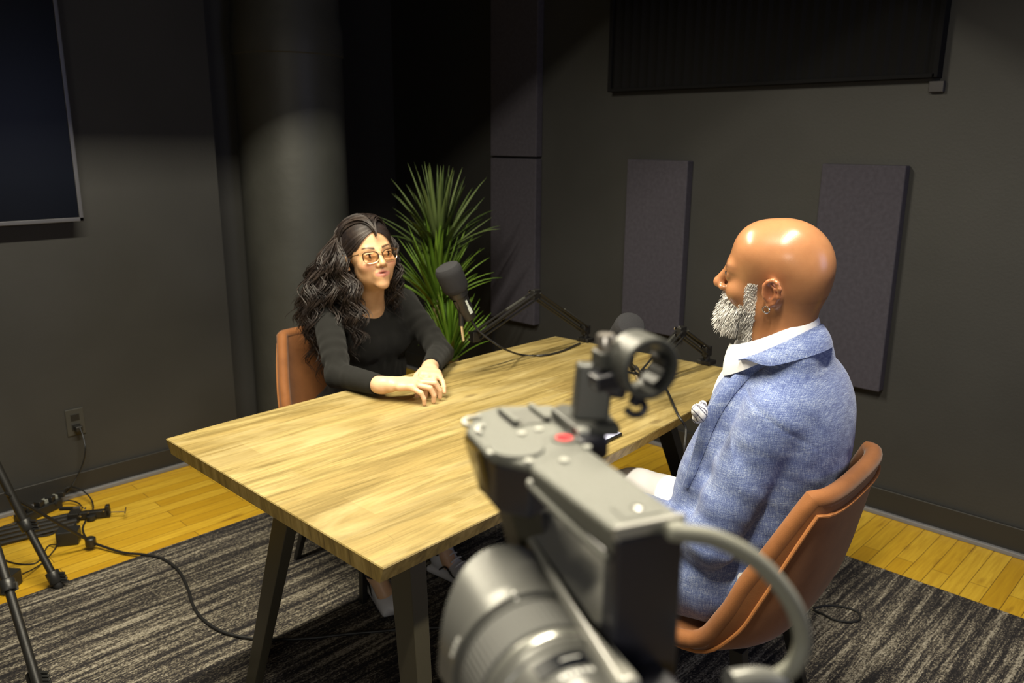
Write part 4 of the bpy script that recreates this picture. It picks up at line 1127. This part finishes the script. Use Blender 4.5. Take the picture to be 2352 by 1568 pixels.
def beard_mask(L):
    x, y, z = L.T; ax_ = np.abs(x)
    top = np.where(y > .085, -.046, np.where(y > .045, -.046-(.085-y)*.45, np.minimum(.001, -.062+(.060-y)*2.5)))   # cheek line then sideburn
    m = (z < top) & (z > -.135) & (y > .020+.9*np.clip(-.080-z, 0, 1)) & (y < .13)
    side = (y < .054) & (y > .023) & (z < .001)
    m = m | (side & (z < top+.01))
    lips = (ax_ < .020) & (y > .090) & (z > -.071) & (z < -.053)
    return m & ~lips
def mcol(V):
    base = np.tile(np.array([.40, .185, .085]), (len(V), 1)); L = ((V-HM)@RMH)/SM; x, y, z = L.T
    isH = (V[:, 2] > 1.02).astype(float)
    def mixin(m, c):
        nonlocal base
        m = (m*isH)[:, None]; base = base*(1-m)+np.array(c)*m
    for s in (-1, 1):
        mixin(gauss(L, (s*.088, -.012, -.005), (.014, .028, .038))*.55, (.52, .17, .09))
        mixin(gauss(L, (s*.086, -.006, -.006), (.006, .008, .014))*.5, (.16, .05, .03))
        mixin(gauss(L, (s*.034, .092, .025), (.020, .03, .0045))*.9, (.05, .03, .022))
        mixin(gauss(L, (s*.034, .092, .002), (.017, .02, .005))*.45, (.16, .07, .04))
    mixin(gauss(L, (0, .115, -.03), (.015, .012, .012))*.35, (.56, .22, .12))
    mixin(gauss(L, (0, .10, -.061), (.022, .016, .010))*.8, (.42, .14, .10))
    mixin(gauss(L, (0, .10, -.0615), (.017, .02, .0020))*.8, (.12, .03, .03))
    mixin(gauss(L, (0, -.10, -.030), (.07, .04, .003))*.5, (.22, .09, .04))  # nape fold: its shade is painted into the skin colour
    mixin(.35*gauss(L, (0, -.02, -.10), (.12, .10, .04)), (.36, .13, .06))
    mixin(beard_mask(L)*.85, (.60, .56, .52))
    return np.clip(base, 0, 1)
mbody = sdf_obj('body', B, .0022, SKINM, mroot, colors=mcol, iters=2)
ml = MB()
for up_, s, pts, rad in eyes(mroot, RMH, HM, SM, (0, 1, -.35), (.04, .02, .012), .0126):
    if up_ > 0: ml.tube(pts, [rad*.4, rad*1., rad*.4], 6, smooth=3)
ml.build('eyelashes', MATS['lash'], mroot, smooth=True)
# beard: a volume under the hairs, and the hairs
V = np.empty(len(mbody.data.vertices)*3); mbody.data.vertices.foreach_get('co', V); V = V.reshape(-1, 3)
Nn = np.empty_like(V); mbody.data.vertices.foreach_get('normal', Nn.ravel()) if False else None
tmpn = np.empty(len(V)*3); mbody.data.vertices.foreach_get('normal', tmpn); Nn = tmpn.reshape(-1, 3)
Lm = ((V-HM)@RMH)/SM; msk = beard_mask(Lm) & (V[:, 2] > 1.0)
idx = np.flatnonzero(msk); rg = np.random.default_rng(5)
pp = []; rr = []; pd = []; rd = []
for i in rg.choice(idx, 12500, replace=True):
    p = V[i]+rg.normal(size=3)*.0012; nrm = Nn[i]; l = Lm[i]
    chin = np.exp(-((l[2]+.10)/.035)**2)*np.clip((l[1]-.0)/.06, 0, 1)
    ln = (.009+.019*chin)*rg.uniform(.5, 1.2)
    if l[1] < .055: ln *= .5
    if l[2] > -.058: ln *= .5
    d = nrm*.52+RMH@np.array([0, .25, -.95])+rg.normal(size=3)*.30; d /= np.linalg.norm(d)
    d2 = d*.6+RMH@np.array([0, .02, -.9]); d2 /= np.linalg.norm(d2)
    P = np.array([p-nrm*.002, p+d*ln*.4, p+d*ln*.72+d2*ln*.15, p+d*ln*.85+d2*ln*.35])
    dark = (rg.uniform() < .10+.45*np.exp(-((l[0])/.012)**2-((l[1]-.09)/.03)**2)*(l[2] > -.1)+.28*(l[2] > -.060)*(l[1] > .08))
    (pd if dark else pp).append(P); (rd if dark else rr).append(np.array([.0008, .0008, .0006, .0002]))
o_b = raw('beard', *strands(pp, rr, 3), BEARDM, mroot); o_bd = raw('dark_beard_hairs', *strands(pd, rd, 3), BEARDD, o_b)
pb = []; rb = []
for s in (-1, 1):
    for k in range(150):
        t = rg.uniform(0, 1); x = s*(.012+.040*t); z = .0235+.006*t-.012*max(0, t-.6)*2+rg.normal()*.0018
        y = .093-.9*max(0, abs(x)-.02)**1.2*2.6
        p = ML((x, y, z)); d = RMH@np.array([s*.8, .12, .25-.5*t]); d /= np.linalg.norm(d)
        pb.append(np.array([p, p+d*.004, p+d*.008])); rb.append(np.array([.0006, .0006, .0002]))
raw('eyebrows', *strands(pb, rb, 3), BROWM, mroot)
G = [ML((-.0845+.0075*sin(a)*.3, -.0045+.0070*sin(a), -.0435+.0070*cos(a))) for a in np.linspace(0, 2*pi, 20)]
MB().tube(G, .0014, 8, caps=False).build('hoop_earring', STEEL, mroot, smooth=True)

# jacket
J = Body(RT, TM)
J.ell((.01, -.065, .945), (.175, .115, .125), 0)
J.fr(np.eye(3), (0, 0, 0)); J.cap(sL+[.03, -.01, .015], sR+[-.03, -.01, .015], .058, .058, .04); J.cap(NC+[-.03, -.055, -.035], NC+[.05, -.050, -.035], .045, .045, .05); J.fr(RT, TM)
J.ell((.01, -.050, .84), (.175, .135, .15), .06)
J.ell((0, -.015, .70), (.180, .145, .15), .06)
J.ell((0, .0, .56), (.188, .152, .115), .05)
J.cap((-.13, .06, .56), (-.14, .17, .525), .105, .080, .04); J.cap((.13, .06, .56), (.14, .17, .525), .105, .080, .04)
J.ell((-.065, .035, .90), (.080, .065, .12), .05); J.ell((.085, .045, .92), (.080, .065, .11), .05)
J.ell((-.092, .072, .70), (.080, .080, .16), .09); J.ell((.092, .072, .70), (.080, .080, .16), .09)
J.fr(np.eye(3), (0, 0, 0))
for s_, e_, w_ in ((sL, eL, wL), (sR, eR, wR)):
    J.cap(s_+[0, 0, -.012], e_, .066, .056, .010); J.cap(e_, w_, .056, .042, .015)
J.cap(NC+[.012, .035, -.05], NC+[.0, .05, .08], .052, .062, .008, True)
wa = wrinkle(.0045, 24, 21, (1, 1, .7)); wb = wrinkle(.0050, 62, 22); ua = (eL-sL)/np.linalg.norm(eL-sL)
def jdisp(P):
    t = (P-sL)@ua; v = (P-sL)@RT[:, 1]
    g = .35+1.0*gauss(P, eL, (.09,)*3)+.8*gauss(P, TL((0, 0, .66)), (.25, .25, .10))+.8*gauss(P, sL+ua*.1, (.08,)*3)
    seam = .0030*np.exp(-((t-.004+.30*v)/.004)**2)*gauss(P, sL+[0, 0, .02], (.10,)*3)
    ring = np.sin(t*75+9*v)*gauss(P, eL+[0, 0, .07], (.09, .09, .13))*.0038
    armfold = -.0030*np.sin(t*42+14*v)*gauss(P, sL+ua*.14, (.09, .07, .10))
    return wa(P)*g+wb(P)*g*.45+seam+ring+armfold
jk = sdf_obj('jacket', J, .0035, JACKET, mroot, disp=jdisp, dm=.015)

FT = RT[:, 1]; RR = RT[:, 0]
def ringp(a, dr, zn, zf, front=0.):
    """a = 0 front, 180 nape, 270 the side near the viewer"""
    a = radians(a); q = (1+cos(a))/2; d = dr+front*q**2
    return NC+RR*(.064+d)*sin(a)+FT*(.070+d)*cos(a)+np.array([0, 0, zn+(zf-zn)*q])
def collar(name, angs, lo_, hi_, th, m, tap=0):
    A = np.linspace(angs[0], angs[1], 60)
    lo = np.array([ringp(a, *lo_) for a in A]); hi = np.array([ringp(a, *hi_) for a in A])
    if tap:
        w = sstep(np.minimum(A-angs[0], angs[1]-A), 0, tap)[:, None]*.88+.12; lo = hi+(lo-hi)*w
    rows = []
    for t in np.linspace(0, 1, 6):
        r = lo+(hi-lo)*t; n_ = r-NC; n_[:, 2] = 0; n_ /= np.linalg.norm(n_, axis=1)[:, None]; rows.append(r+n_*(.004*sin(pi*t)))
    out = [r+((r-NC)*[1, 1, 0])/np.linalg.norm((r-NC)[:, :2], axis=1)[:, None]*th for r in rows]
    loop = np.array(out+rows[::-1]); mb = MB(); mb.grid(loop, closeu=True); n1 = loop.shape[1]; m_ = len(loop)
    mb.f += [tuple(i*n1 for i in range(m_))[::-1], tuple(i*n1+n1-1 for i in range(m_))]; mb.mi += [0, 0]
    return mb.build(name, m, mroot, smooth=True)
collar('shirt_collar', (10, 350), (.008, .010, -.112, .026), (.002, .040, -.040, .022), .004, SHIRT)
collar('jacket_collar', (62, 298), (.036, -.020, -.100, .020), (.012, .024, -.080, .020), .006, JACKET, 46)
# shirt and undercollar
Sx = Body(RT, TM)
Sx.ell((0, -.02, .93), (.13, .10, .12), 0); Sx.ell((0, .040, .92), (.09, .075, .12), .04); Sx.ell((0, .0, .72), (.14, .12, .15), .05)
Sx.fr(np.eye(3), (0, 0, 0)); Sx.cap(NC+[.004, .0, -.10], NC+[0, .010, -.05], .062, .050, .03)
sdf_obj('shirt', Sx, .005, SHIRT, mroot)
# trousers
T = Body(RT, TM)
T.ell((0, -.01, .54), (.18, .15, .09), 0)
for s in (-1, 1):
    T.cap((s*.10, 0, .555), (s*.13, .38, .560), .098, .080, .03); T.cap((s*.13, .42, .54), (s*.12, .36, .12), .072, .050, .02)
sdf_obj('trousers', T, .005, TROUS, mroot, disp=wrinkle(.006, 45, 33), dm=.012)
shoe(mroot, TL((-.12, .33, FZ)), RT[:, 1], .28); shoe(mroot, TL((.12, .33, FZ)), RT[:, 1], .28)
# lapel lying along the front edge
from mathutils.bvhtree import BVHTree
vv = [v.co.copy() for v in jk.data.vertices]; bt = BVHTree.FromPolygons(vv, [tuple(p.vertices) for p in jk.data.polygons])
def hit(px, py):
    d = Vector(ray(px, py)).normalized(); r = bt.ray_cast(Vector(CAMP), d); return None if r[0] is None else np.array(r[0])
lp = [hit(*q) for q in ((1812, 816), (1785, 826), (1762, 838), (1735, 855), (1712, 875), (1690, 900), (1668, 930), (1650, 960), (1636, 990), (1624, 1020), (1610, 1055), (1596, 1090), (1580, 1120))]
lp = [q for q in lp if q is not None]
wd = np.interp(np.linspace(0, 1, len(lp)), [0, .25, .6, 1], [.012, .030, .030, .012])
outw = -MW[:, 0]*.75+RT[:, 1]*.45; outw /= np.linalg.norm(outw)
a_ = np.array(catmull([q-MW[:, 2]*-.004 for q in lp], 4)); b_ = np.array(catmull([q+outw*w+np.array([0, 0, .004])+MW[:, 2]*.001 for q, w in zip(lp, wd)], 4))
rows = [a_+(b_-a_)*t+MW[:, 2]*.004*sin(pi*t) for t in np.linspace(0, 1, 5)]
loop = np.array(rows+[r-MW[:, 2]*.006 for r in rows[::-1]]); mb = MB(); mb.grid(loop, closeu=True)
n1 = loop.shape[1]; m_ = len(loop); mb.f += [tuple(i*n1 for i in range(m_))[::-1], tuple(i*n1+n1-1 for i in range(m_))]; mb.mi += [0, 0]
mb.build('lapel', JACKET, mroot, smooth=True)
# pocket square in the breast pocket
PC = pt(1611, 950, 1.66)
Q = Body(frame_from(RT[:, 1], np.array([0, 0, 1.])), PC)
Q.ell((0, 0, 0), (.019, .012, .019), 0); Q.ell((-.013, .006, .010), (.014, .010, .014), .004); Q.ell((.012, .004, .012), (.013, .009, .013), .004); Q.ell((0, .008, -.008), (.016, .010, .014), .005)
sdf_obj('pocket_square', Q, .0016, POCKM, mroot)
# ================================================================== VIDEO CAMERA IN THE FOREGROUND
O_ = np.array([.3265, .2220, 1.3035]); f_ = np.array([.40, .917, 0]); f_ /= np.linalg.norm(f_); r_ = np.array([f_[1], -f_[0], 0]); u_ = np.array([0, 0, 1.])
LR = np.stack([r_, f_, u_], 1)
def LC(r, f, u): return O_+r_*r+f_*f+u_*u
vc = empty('video_camera', tuple(LC(0, .02, -.19)), 'grey video camera with top handle and large lens in the foreground', 'camera')
def lprism(poly, u0, u1, name, m, bevel=.003, off=None, segs=3, par=None):
    P = [LC(a, b, u0)[:2] for a, b in (off or poly)]; Q = [LC(a, b, u1)[:2] for a, b in poly]
    return MB().prism([tuple(q) for q in Q], O_[2]+u0, O_[2]+u1, [tuple(q) for q in P]).build(name, m, par or vc, bevel=bevel, segs=segs)
def lbox(c, h, name, m, bevel=.002, R=None, par=None, segs=3):
    return MB().box(LC(*c), h, LR if R is None else LR@R).build(name, m, par or vc, bevel=bevel, segs=segs)
# top handle bar with a rear post
lprism([(-.0155, .001), (.0285, -.001), (.0255, .13), (-.023, .095)], -.017, 0, 'handle_bar', CAMM, .0035)
lbox((.0068, .0065, -.105), (.0215, .0075, .10), 'handle_post', CAMD, .003)
lbox((.0068, .0020, -.0030), (.0222, .0020, .0042), 'handle_edge', CAMG, .0015)
lprism([(-.030, -.035), (-.0155, -.035), (-.0155, .015), (.024, .015), (.024, .160), (-.003, .165), (-.012, .13)], -.085, -.064, 'body_top', CAMG, .005, segs=4)
lbox((.0, .050, -.120), (.016, .095, .036), 'body', CAMD, .004)
lbox((-.02, -.085, -.185), (.055, .035, .045), 'rear_body', CAMM, .006)
o = MB().add([LC(-.030, .118, -.030), LC(-.006, .118, -.030), LC(-.006, .148, -.030), LC(-.030, .148, -.030), LC(-.012, .125, -.090), LC(.010, .125, -.090), LC(.010, .158, -.090), LC(-.012, .158, -.090)],
             [(0, 1, 2, 3), (7, 6, 5, 4), (0, 4, 5, 1), (1, 5, 6, 2), (2, 6, 7, 3), (3, 7, 4, 0)]).build('handle_front_leg', BRONZE, vc, bevel=.003)
# front block
lprism([(-.040, .120), (-.020, .092), (.030, .122), (.046, .165), (.040, .198), (0, .210), (-.020, .203), (-.039, .170)], -.006, .0004, 'control_top', CAMM, .003)
lprism([(-.036, .118), (-.018, .100), (.030, .125), (.044, .165), (.038, .196), (0, .206), (-.022, .200), (-.039, .168)], -.042, -.0055, 'control_block', CAMD, .003, off=[(-.034, .122), (-.018, .104), (.028, .128), (.036, .160), (.030, .185), (0, .190), (-.016, .185), (-.033, .155)])
lprism([(-.0405, .142), (-.0375, .142), (-.0125, .2105), (-.021, .207), (-.0405, .171)], -.040, -.006, 'front_window', mat('amber_gloss', (.16, .105, .02), .12), .001, off=[(-.0335, .138), (-.031, .138), (-.010, .192), (-.018, .188), (-.0345, .155)])
MB().lathe(LC(-.020, .123, -.002), u_, [(0, .0185), (.0035, .0185), (.0045, .0178), (.0047, .0), ], 40).build('control_dial', CAMM, vc, smooth=True)
for s in (-.0035, .0205):
    lbox((s, .178, .0038), (.0022, .016, .0014), 'shoe_rail', CAMM, .0006); lbox((s+(-.0012 if s < 0 else .0012), .178, .0018), (.0011, .016, .002), 'shoe_side', CAMD, .0004)
lbox((.0085, .178, .0010), (.011, .015, .0006), 'shoe_floor', mat('shoe_metal', (.25, .25, .23), .35, metal=.6), .0003)
MB().lathe(LC(-.0005, .165, .001), u_, [(0, .0026), (.002, .0026), (.0026, .001)], 14).build('screw', STEEL, vc, smooth=True)
ringc = []
for a0, n_, rad, cc0 in ((1.2, 13, .0105, (-.0265, .178)), (1.8, 10, .0085, (-.0250, .160))):
    mb = MB()
    for k in range(n_):
        a = a0+k*.20; mb.lathe(LC(cc0[0]+rad*cos(a), cc0[1]+rad*sin(a), .0003), u_, [(0, .0017), (.0026, .0015), (.003, .0)], 8)
    mb.build('knurled_ring', mat('knurl', (.45, .45, .42), .35, metal=.5) if 'knurl' not in MATS else MATS['knurl'], vc, smooth=True)
for r, f in ((-.006, .147), (.008, .150), (.024, .108), (.0, .093), (-.021, .100), (-.038, .122)):
    MB().lathe(LC(r, f, .0002), u_, [(0, .0032), (.0016, .003), (.002, .0)], 14).build('button', mat('grey_button', (.42, .42, .38), .35) if 'grey_button' not in MATS else MATS['grey_button'], vc, smooth=True)
MB().lathe(LC(.0165, .127, .0002), u_, [(0, .0085), (.001, .0085), (.0016, .0078), (.0016, 0)], 26).build('record_ring', CAMM, vc, smooth=True)
MB().lathe(LC(.0165, .127, .0014), u_, [(0, .0062), (.0008, .0058), (.0012, .0)], 24).build('record_button', REDM, vc, smooth=True)
MB().tube([LC(.0255, .127, .004), LC(.034, .127, .004)], .0038, 10).build('plug_tip', MATS['grey_button'], vc, smooth=True)
lbox((.016, .122, -.022), (.008, .018, .020), 'side_block', CAMD, .004)
lbox((.007, .016, .0002), (.012, .008, .0005), 'bar_recess', CAMM, .0004)
MB().lathe(LC(.0075, .017, .0005), u_, [(0, .0034), (.0012, .0033), (.002, .0)], 18).build('bar_screw', STEEL, vc, smooth=True)
MB().tube([LC(-.0235, .088, -.012), LC(-.020, .045, -.016), LC(-.0165, .005, -.019)], .0022, 8).build('side_rail', CAMM, vc, smooth=True)
MB().lathe(LC(-.0235, .091, -.010), -r_, [(0, .003), (.002, .0025), (.003, 0)], 12).build('rail_screw', MATS['grey_button'], vc, smooth=True)
# microphone holder clamped on the handle
mh = 'holder'
lprism([(.024, .128), (.055, .118), (.062, .150), (.038, .176), (.026, .170)], .0006, .0085, 'holder_base', CAMH, .002)
lbox((.0345, .130, -.006), (.0115, .014, .0085), 'holder_lock', CAMD, .004)
lprism([(.034, .142), (.056, .131), (.060, .143), (.038, .155)], .008, .047, 'holder_post', CAMH, .0025, off=[(.030, .140), (.052, .129), (.057, .143), (.034, .155)])
MB().tube([LC(.054, .137, .030), LC(.062, .128, .030)], .0065, 12).build('holder_arm', CAMD, vc, smooth=True)
rc = LC(.0690, .118, .0505)
mb = MB(); n_ = 40; ro, ri, hl = .0212, .0172, .0135
ring = []
for q in (( -hl, ro-.001), (-hl+.001, ro), (hl-.001, ro), (hl, ro-.001), (hl, ri), (-hl, ri)):
    ring.append([rc+f_*q[0]+q[1]*(cos(2*pi*k/n_)*r_+sin(2*pi*k/n_)*u_) for k in range(n_)])
mb.grid(ring, closeu=True, closev=True); mb.build('holder_ring', CAMH, vc, smooth=True)
for a in (-.5, -.95, .1): MB().box(rc+(ri-.0022)*(cos(a)*r_+sin(a)*u_), (.003, .009, .0038), LR@roty(-a)).build('rubber_pad', RUBBER, vc, bevel=.001)
lbox((.049, .126, .040), (.013, .007, .0055), 'holder_arm', CAMD, .002, R=roty(-.12))
lbox((.0480, .132, .053), (.0065, .008, .006), 'holder_ear', CAMH, .002)
MB().lathe(LC(.0485, .132, .057), u_, [(0, .0055), (.003, .0062), (.012, .0062), (.013, .0055), (.0135, 0)], 20).build('clamp_screw', mat('brushed_metal', (.50, .46, .42), .3, metal=.8), vc, smooth=True)
MB().tube([pt(1437, 938, .54), pt(1452, 951, .54), pt(1472, 950, .54), pt(1481, 934, .54), pt(1472, 918, .545)], .0026, 10, smooth=5).build('cable_hook', CAMD, vc, smooth=True)
MB().tube([rc-u_*.0185, pt(1455, 928, .545)], .0042, 10).build('hook_base', CAMD, vc, smooth=True)
# lens with hood
ln = bpy.data.objects.new('lens', None)
ax0 = LC(-.040, 0, -.110); KS = .885
MB().lathe(ax0, f_, [(a, b*KS) for a, b in [(-.055, .034), (-.052, .040), (-.030, .043), (-.028, .0445), (.010, .0455), (.011, .0468), (.017, .0472), (.0185, .0455)]], 80).build('lens_barrel', LENSM, vc, smooth=True)
MB().lathe(ax0, f_, [(a, b*KS) for a, b in [(.0175, .0470), (.019, .0482), (.024, .0485), (.0255, .0470)]], 80).build('lens_chrome_ring', mat('satin_metal', (.36, .36, .33), .28, metal=.7), vc, smooth=True)
mb = MB(); prof = []; n_ = 150; G = []
for (a, rr_) in ((.0255, .0465), (.027, .0488), (.052, .0493), (.0535, .0470)):
    G.append([ax0+f_*a+(rr_*KS+(.0005 if k % 2 else 0))*(cos(2*pi*k/n_)*r_+sin(2*pi*k/n_)*u_) for k in range(n_)])
mb.grid(G, closev=True); mb.build('focus_ring', RINGM, vc, smooth=False)
MB().lathe(ax0, f_, [(a, b*KS) for a, b in [(.053, .0465), (.054, .0495), (.057, .0500), (.0575, .047)]], 80).build('filter_rim', LENSM, vc, smooth=True)
n_ = 96; G = []
for t in np.linspace(0, 1, 12):
    row = []
    for k in range(n_):
        a = 2*pi*k/n_; pet = .5+.5*cos(2*(a-pi/2)+.2); L_ = .022+.030*pet**.8
        row.append(ax0+f_*(.058+L_*t)+KS*(.0515+.0075*t*(L_/.06)+(.0012 if t < .12 else 0))*(cos(a)*r_+sin(a)*u_))
    G.append(row)
for t in np.linspace(1, 0, 8):
    row = []
    for k in range(n_):
        a = 2*pi*k/n_; pet = .5+.5*cos(2*(a-pi/2)+.2); L_ = .022+.030*pet**.8
        row.append(ax0+f_*(.058+L_*t)+KS*(.0495+.0075*t*(L_/.06))*(cos(a)*r_+sin(a)*u_))
    G.append(row)
MB().grid(G, closeu=True, closev=True).build('lens_hood', LENSM, vc, smooth=True)
def onlens(f, rad, a): return ax0+f_*f+rad*KS*(cos(a)*r_+sin(a)*u_)
def patch(f0, f1, a0, a1, rad, name, m, n=10):
    G = [[onlens(f0+(f1-f0)*t, rad, a0+(a1-a0)*q/n) for q in range(n+1)] for t in (0, 1)]
    G2 = [[onlens(f0+(f1-f0)*t, rad-.001, a0+(a1-a0)*q/n) for q in range(n+1)] for t in (1, 0)]
    MB().grid(G+G2, closeu=True).build(name, m, vc, smooth=True)
patch(-.006, .006, 1.30, 2.05, .0461, 'distance_window', SCREENM)
patch(-.0005, .0003, 1.42, 1.70, .0464, 'window_scale', WHM)
for k, (a0, a1) in enumerate(((1.36, 1.42), (1.44, 1.50), (1.54, 1.60), (1.62, 1.66), (1.70, 1.76), (1.78, 1.84))): patch(-.0125, -.010, a0, a1, .0458, 'barrel_marking', WHM, 3)
patch(.0565, .0585, 1.70, 1.74, .0506, 'index_mark', WHM, 2); patch(.060, .062, 1.70, 1.74, .0535, 'index_mark', WHM, 2)
for k in range(4): patch(.061+.0, .0635, 2.62+.07*k, 2.66+.07*k, .0538, 'hood_marking', WHM, 2)
# cable looping from the handle
cp = [LC(.024, -.002, -.006), pt(1545, 1222, .43), pt(1640, 1236, .435), pt(1740, 1290, .44), pt(1815, 1378, .445), pt(1843, 1462, .45), pt(1825, 1525, .45), pt(1775, 1562, .45), pt(1700, 1600, .45)]
MB().tube(cp, .0050, 14, smooth=10).build('grey_cable', CABG, vc, smooth=True)
MB().tube([pt(1675, 1570, .44), pt(1735, 1562, .445), pt(1790, 1572, .45)], .0075, 16, smooth=4).build('cable_connector', mat('connector_grey', (.26, .26, .24), .3, metal=.3), vc, smooth=True)
# tripod that carries it, below the frame
tp = empty('camera_tripod', (LC(-.01, -.03, 0)[0], LC(-.01, -.03, 0)[1], FZ), 'black tripod carrying the foreground video camera', 'tripod')
top = LC(-.01, -.06, -.231)
MB().lathe(top, -u_, [(0, .03), (.02, .03), (.05, .022), (.06, .03), (.09, .03), (.10, .018), (.45, .018), (.46, .03), (.50, .03)], 24).build('head_and_column', BLKPLA, tp, smooth=True)
for k in range(3):
    a = 2.6+2*pi*k/3+.5; b0 = top-u_*.47+.02*np.array([cos(a), sin(a), 0]); b1 = np.array([top[0]+.34*cos(a), top[1]+.34*sin(a), FZ+.012])
    MB().tube([b0, b1], [.014, .010], 10).build('leg', BLKPLA, tp, smooth=True)
# ================================================================== LIGHT
def trough(c, hx, power, col, label):
    """long pendant lamp: a bright strip up inside an opaque hood"""
    t = empty('pendant_lamp', c, label, 'light', 'long pendant lamps under the ceiling')
    c = np.array(c, float); hw, dp = .28, .19
    mb = MB().box(c+[0, 0, .005], (hx+.01, hw+.01, .005))
    for s in (-1, 1):
        mb.box(c+[s*(hx+.005), 0, -dp/2], (.005, hw+.01, dp/2)); mb.box(c+[0, s*(hw+.005), -dp/2], (hx, .005, dp/2))
    mb.build('hood', BLKPLA, t)
    for s in (-1, 1): MB().tube([c+[s*hx*.7, 0, .01], [c[0]+s*hx*.7, c[1], 2.80]], .004, 8).build('rod', BLACKMET, t)
    ld = bpy.data.lights.new('strip_lamp', 'AREA'); ld.shape = 'RECTANGLE'; ld.size = 2*hx-.40; ld.size_y = .07; ld.energy = power; ld.color = col
    lo = bpy.data.objects.new('strip_lamp', ld); COL.objects.link(lo); lo.location = c-np.array([0, 0, .012])
trough((.90, 1.92, 2.50), .85, 57, (1., .91, .70), 'long black pendant lamp hanging above the table on the woman\'s side')
trough((.90, .45, 2.50), .85, 46, (1., .91, .72), 'long black pendant lamp hanging on the bald man\'s side of the room')
def area(name, loc, target, sx, sy, power, col):
    ld = bpy.data.lights.new(name, 'AREA'); ld.shape = 'RECTANGLE'; ld.size = sx; ld.size_y = sy; ld.energy = power; ld.color = col
    o = bpy.data.objects.new(name, ld); COL.objects.link(o); o.location = loc
    d = Vector(target)-Vector(loc); o.rotation_euler = d.to_track_quat('-Z', 'Y').to_euler(); return o
area('cool_fill', (2.2, -1.5, 1.6), (1.6, 1.0, .9), .9, .9, 7, (.55, .62, 1.))  # added cool fill from the camera side, no window stands there
area('warm_area', (-1.2, -.6, 1.7), (1.5, 1.9, .8), .6, .5, 8, (1., .95, .84))  # unseen warm area light behind the viewpoint, without any fixture
w = bpy.data.worlds.new('world'); SC.world = w; w.use_nodes = True
w.node_tree.nodes['Background'].inputs[0].default_value = (.5, .5, .5, 1); w.node_tree.nodes['Background'].inputs[1].default_value = .0
SC.view_settings.view_transform = 'Standard'; SC.view_settings.look = 'None'; SC.view_settings.gamma = 1; SC.view_settings.exposure = .6
SC.view_settings.use_curve_mapping = False
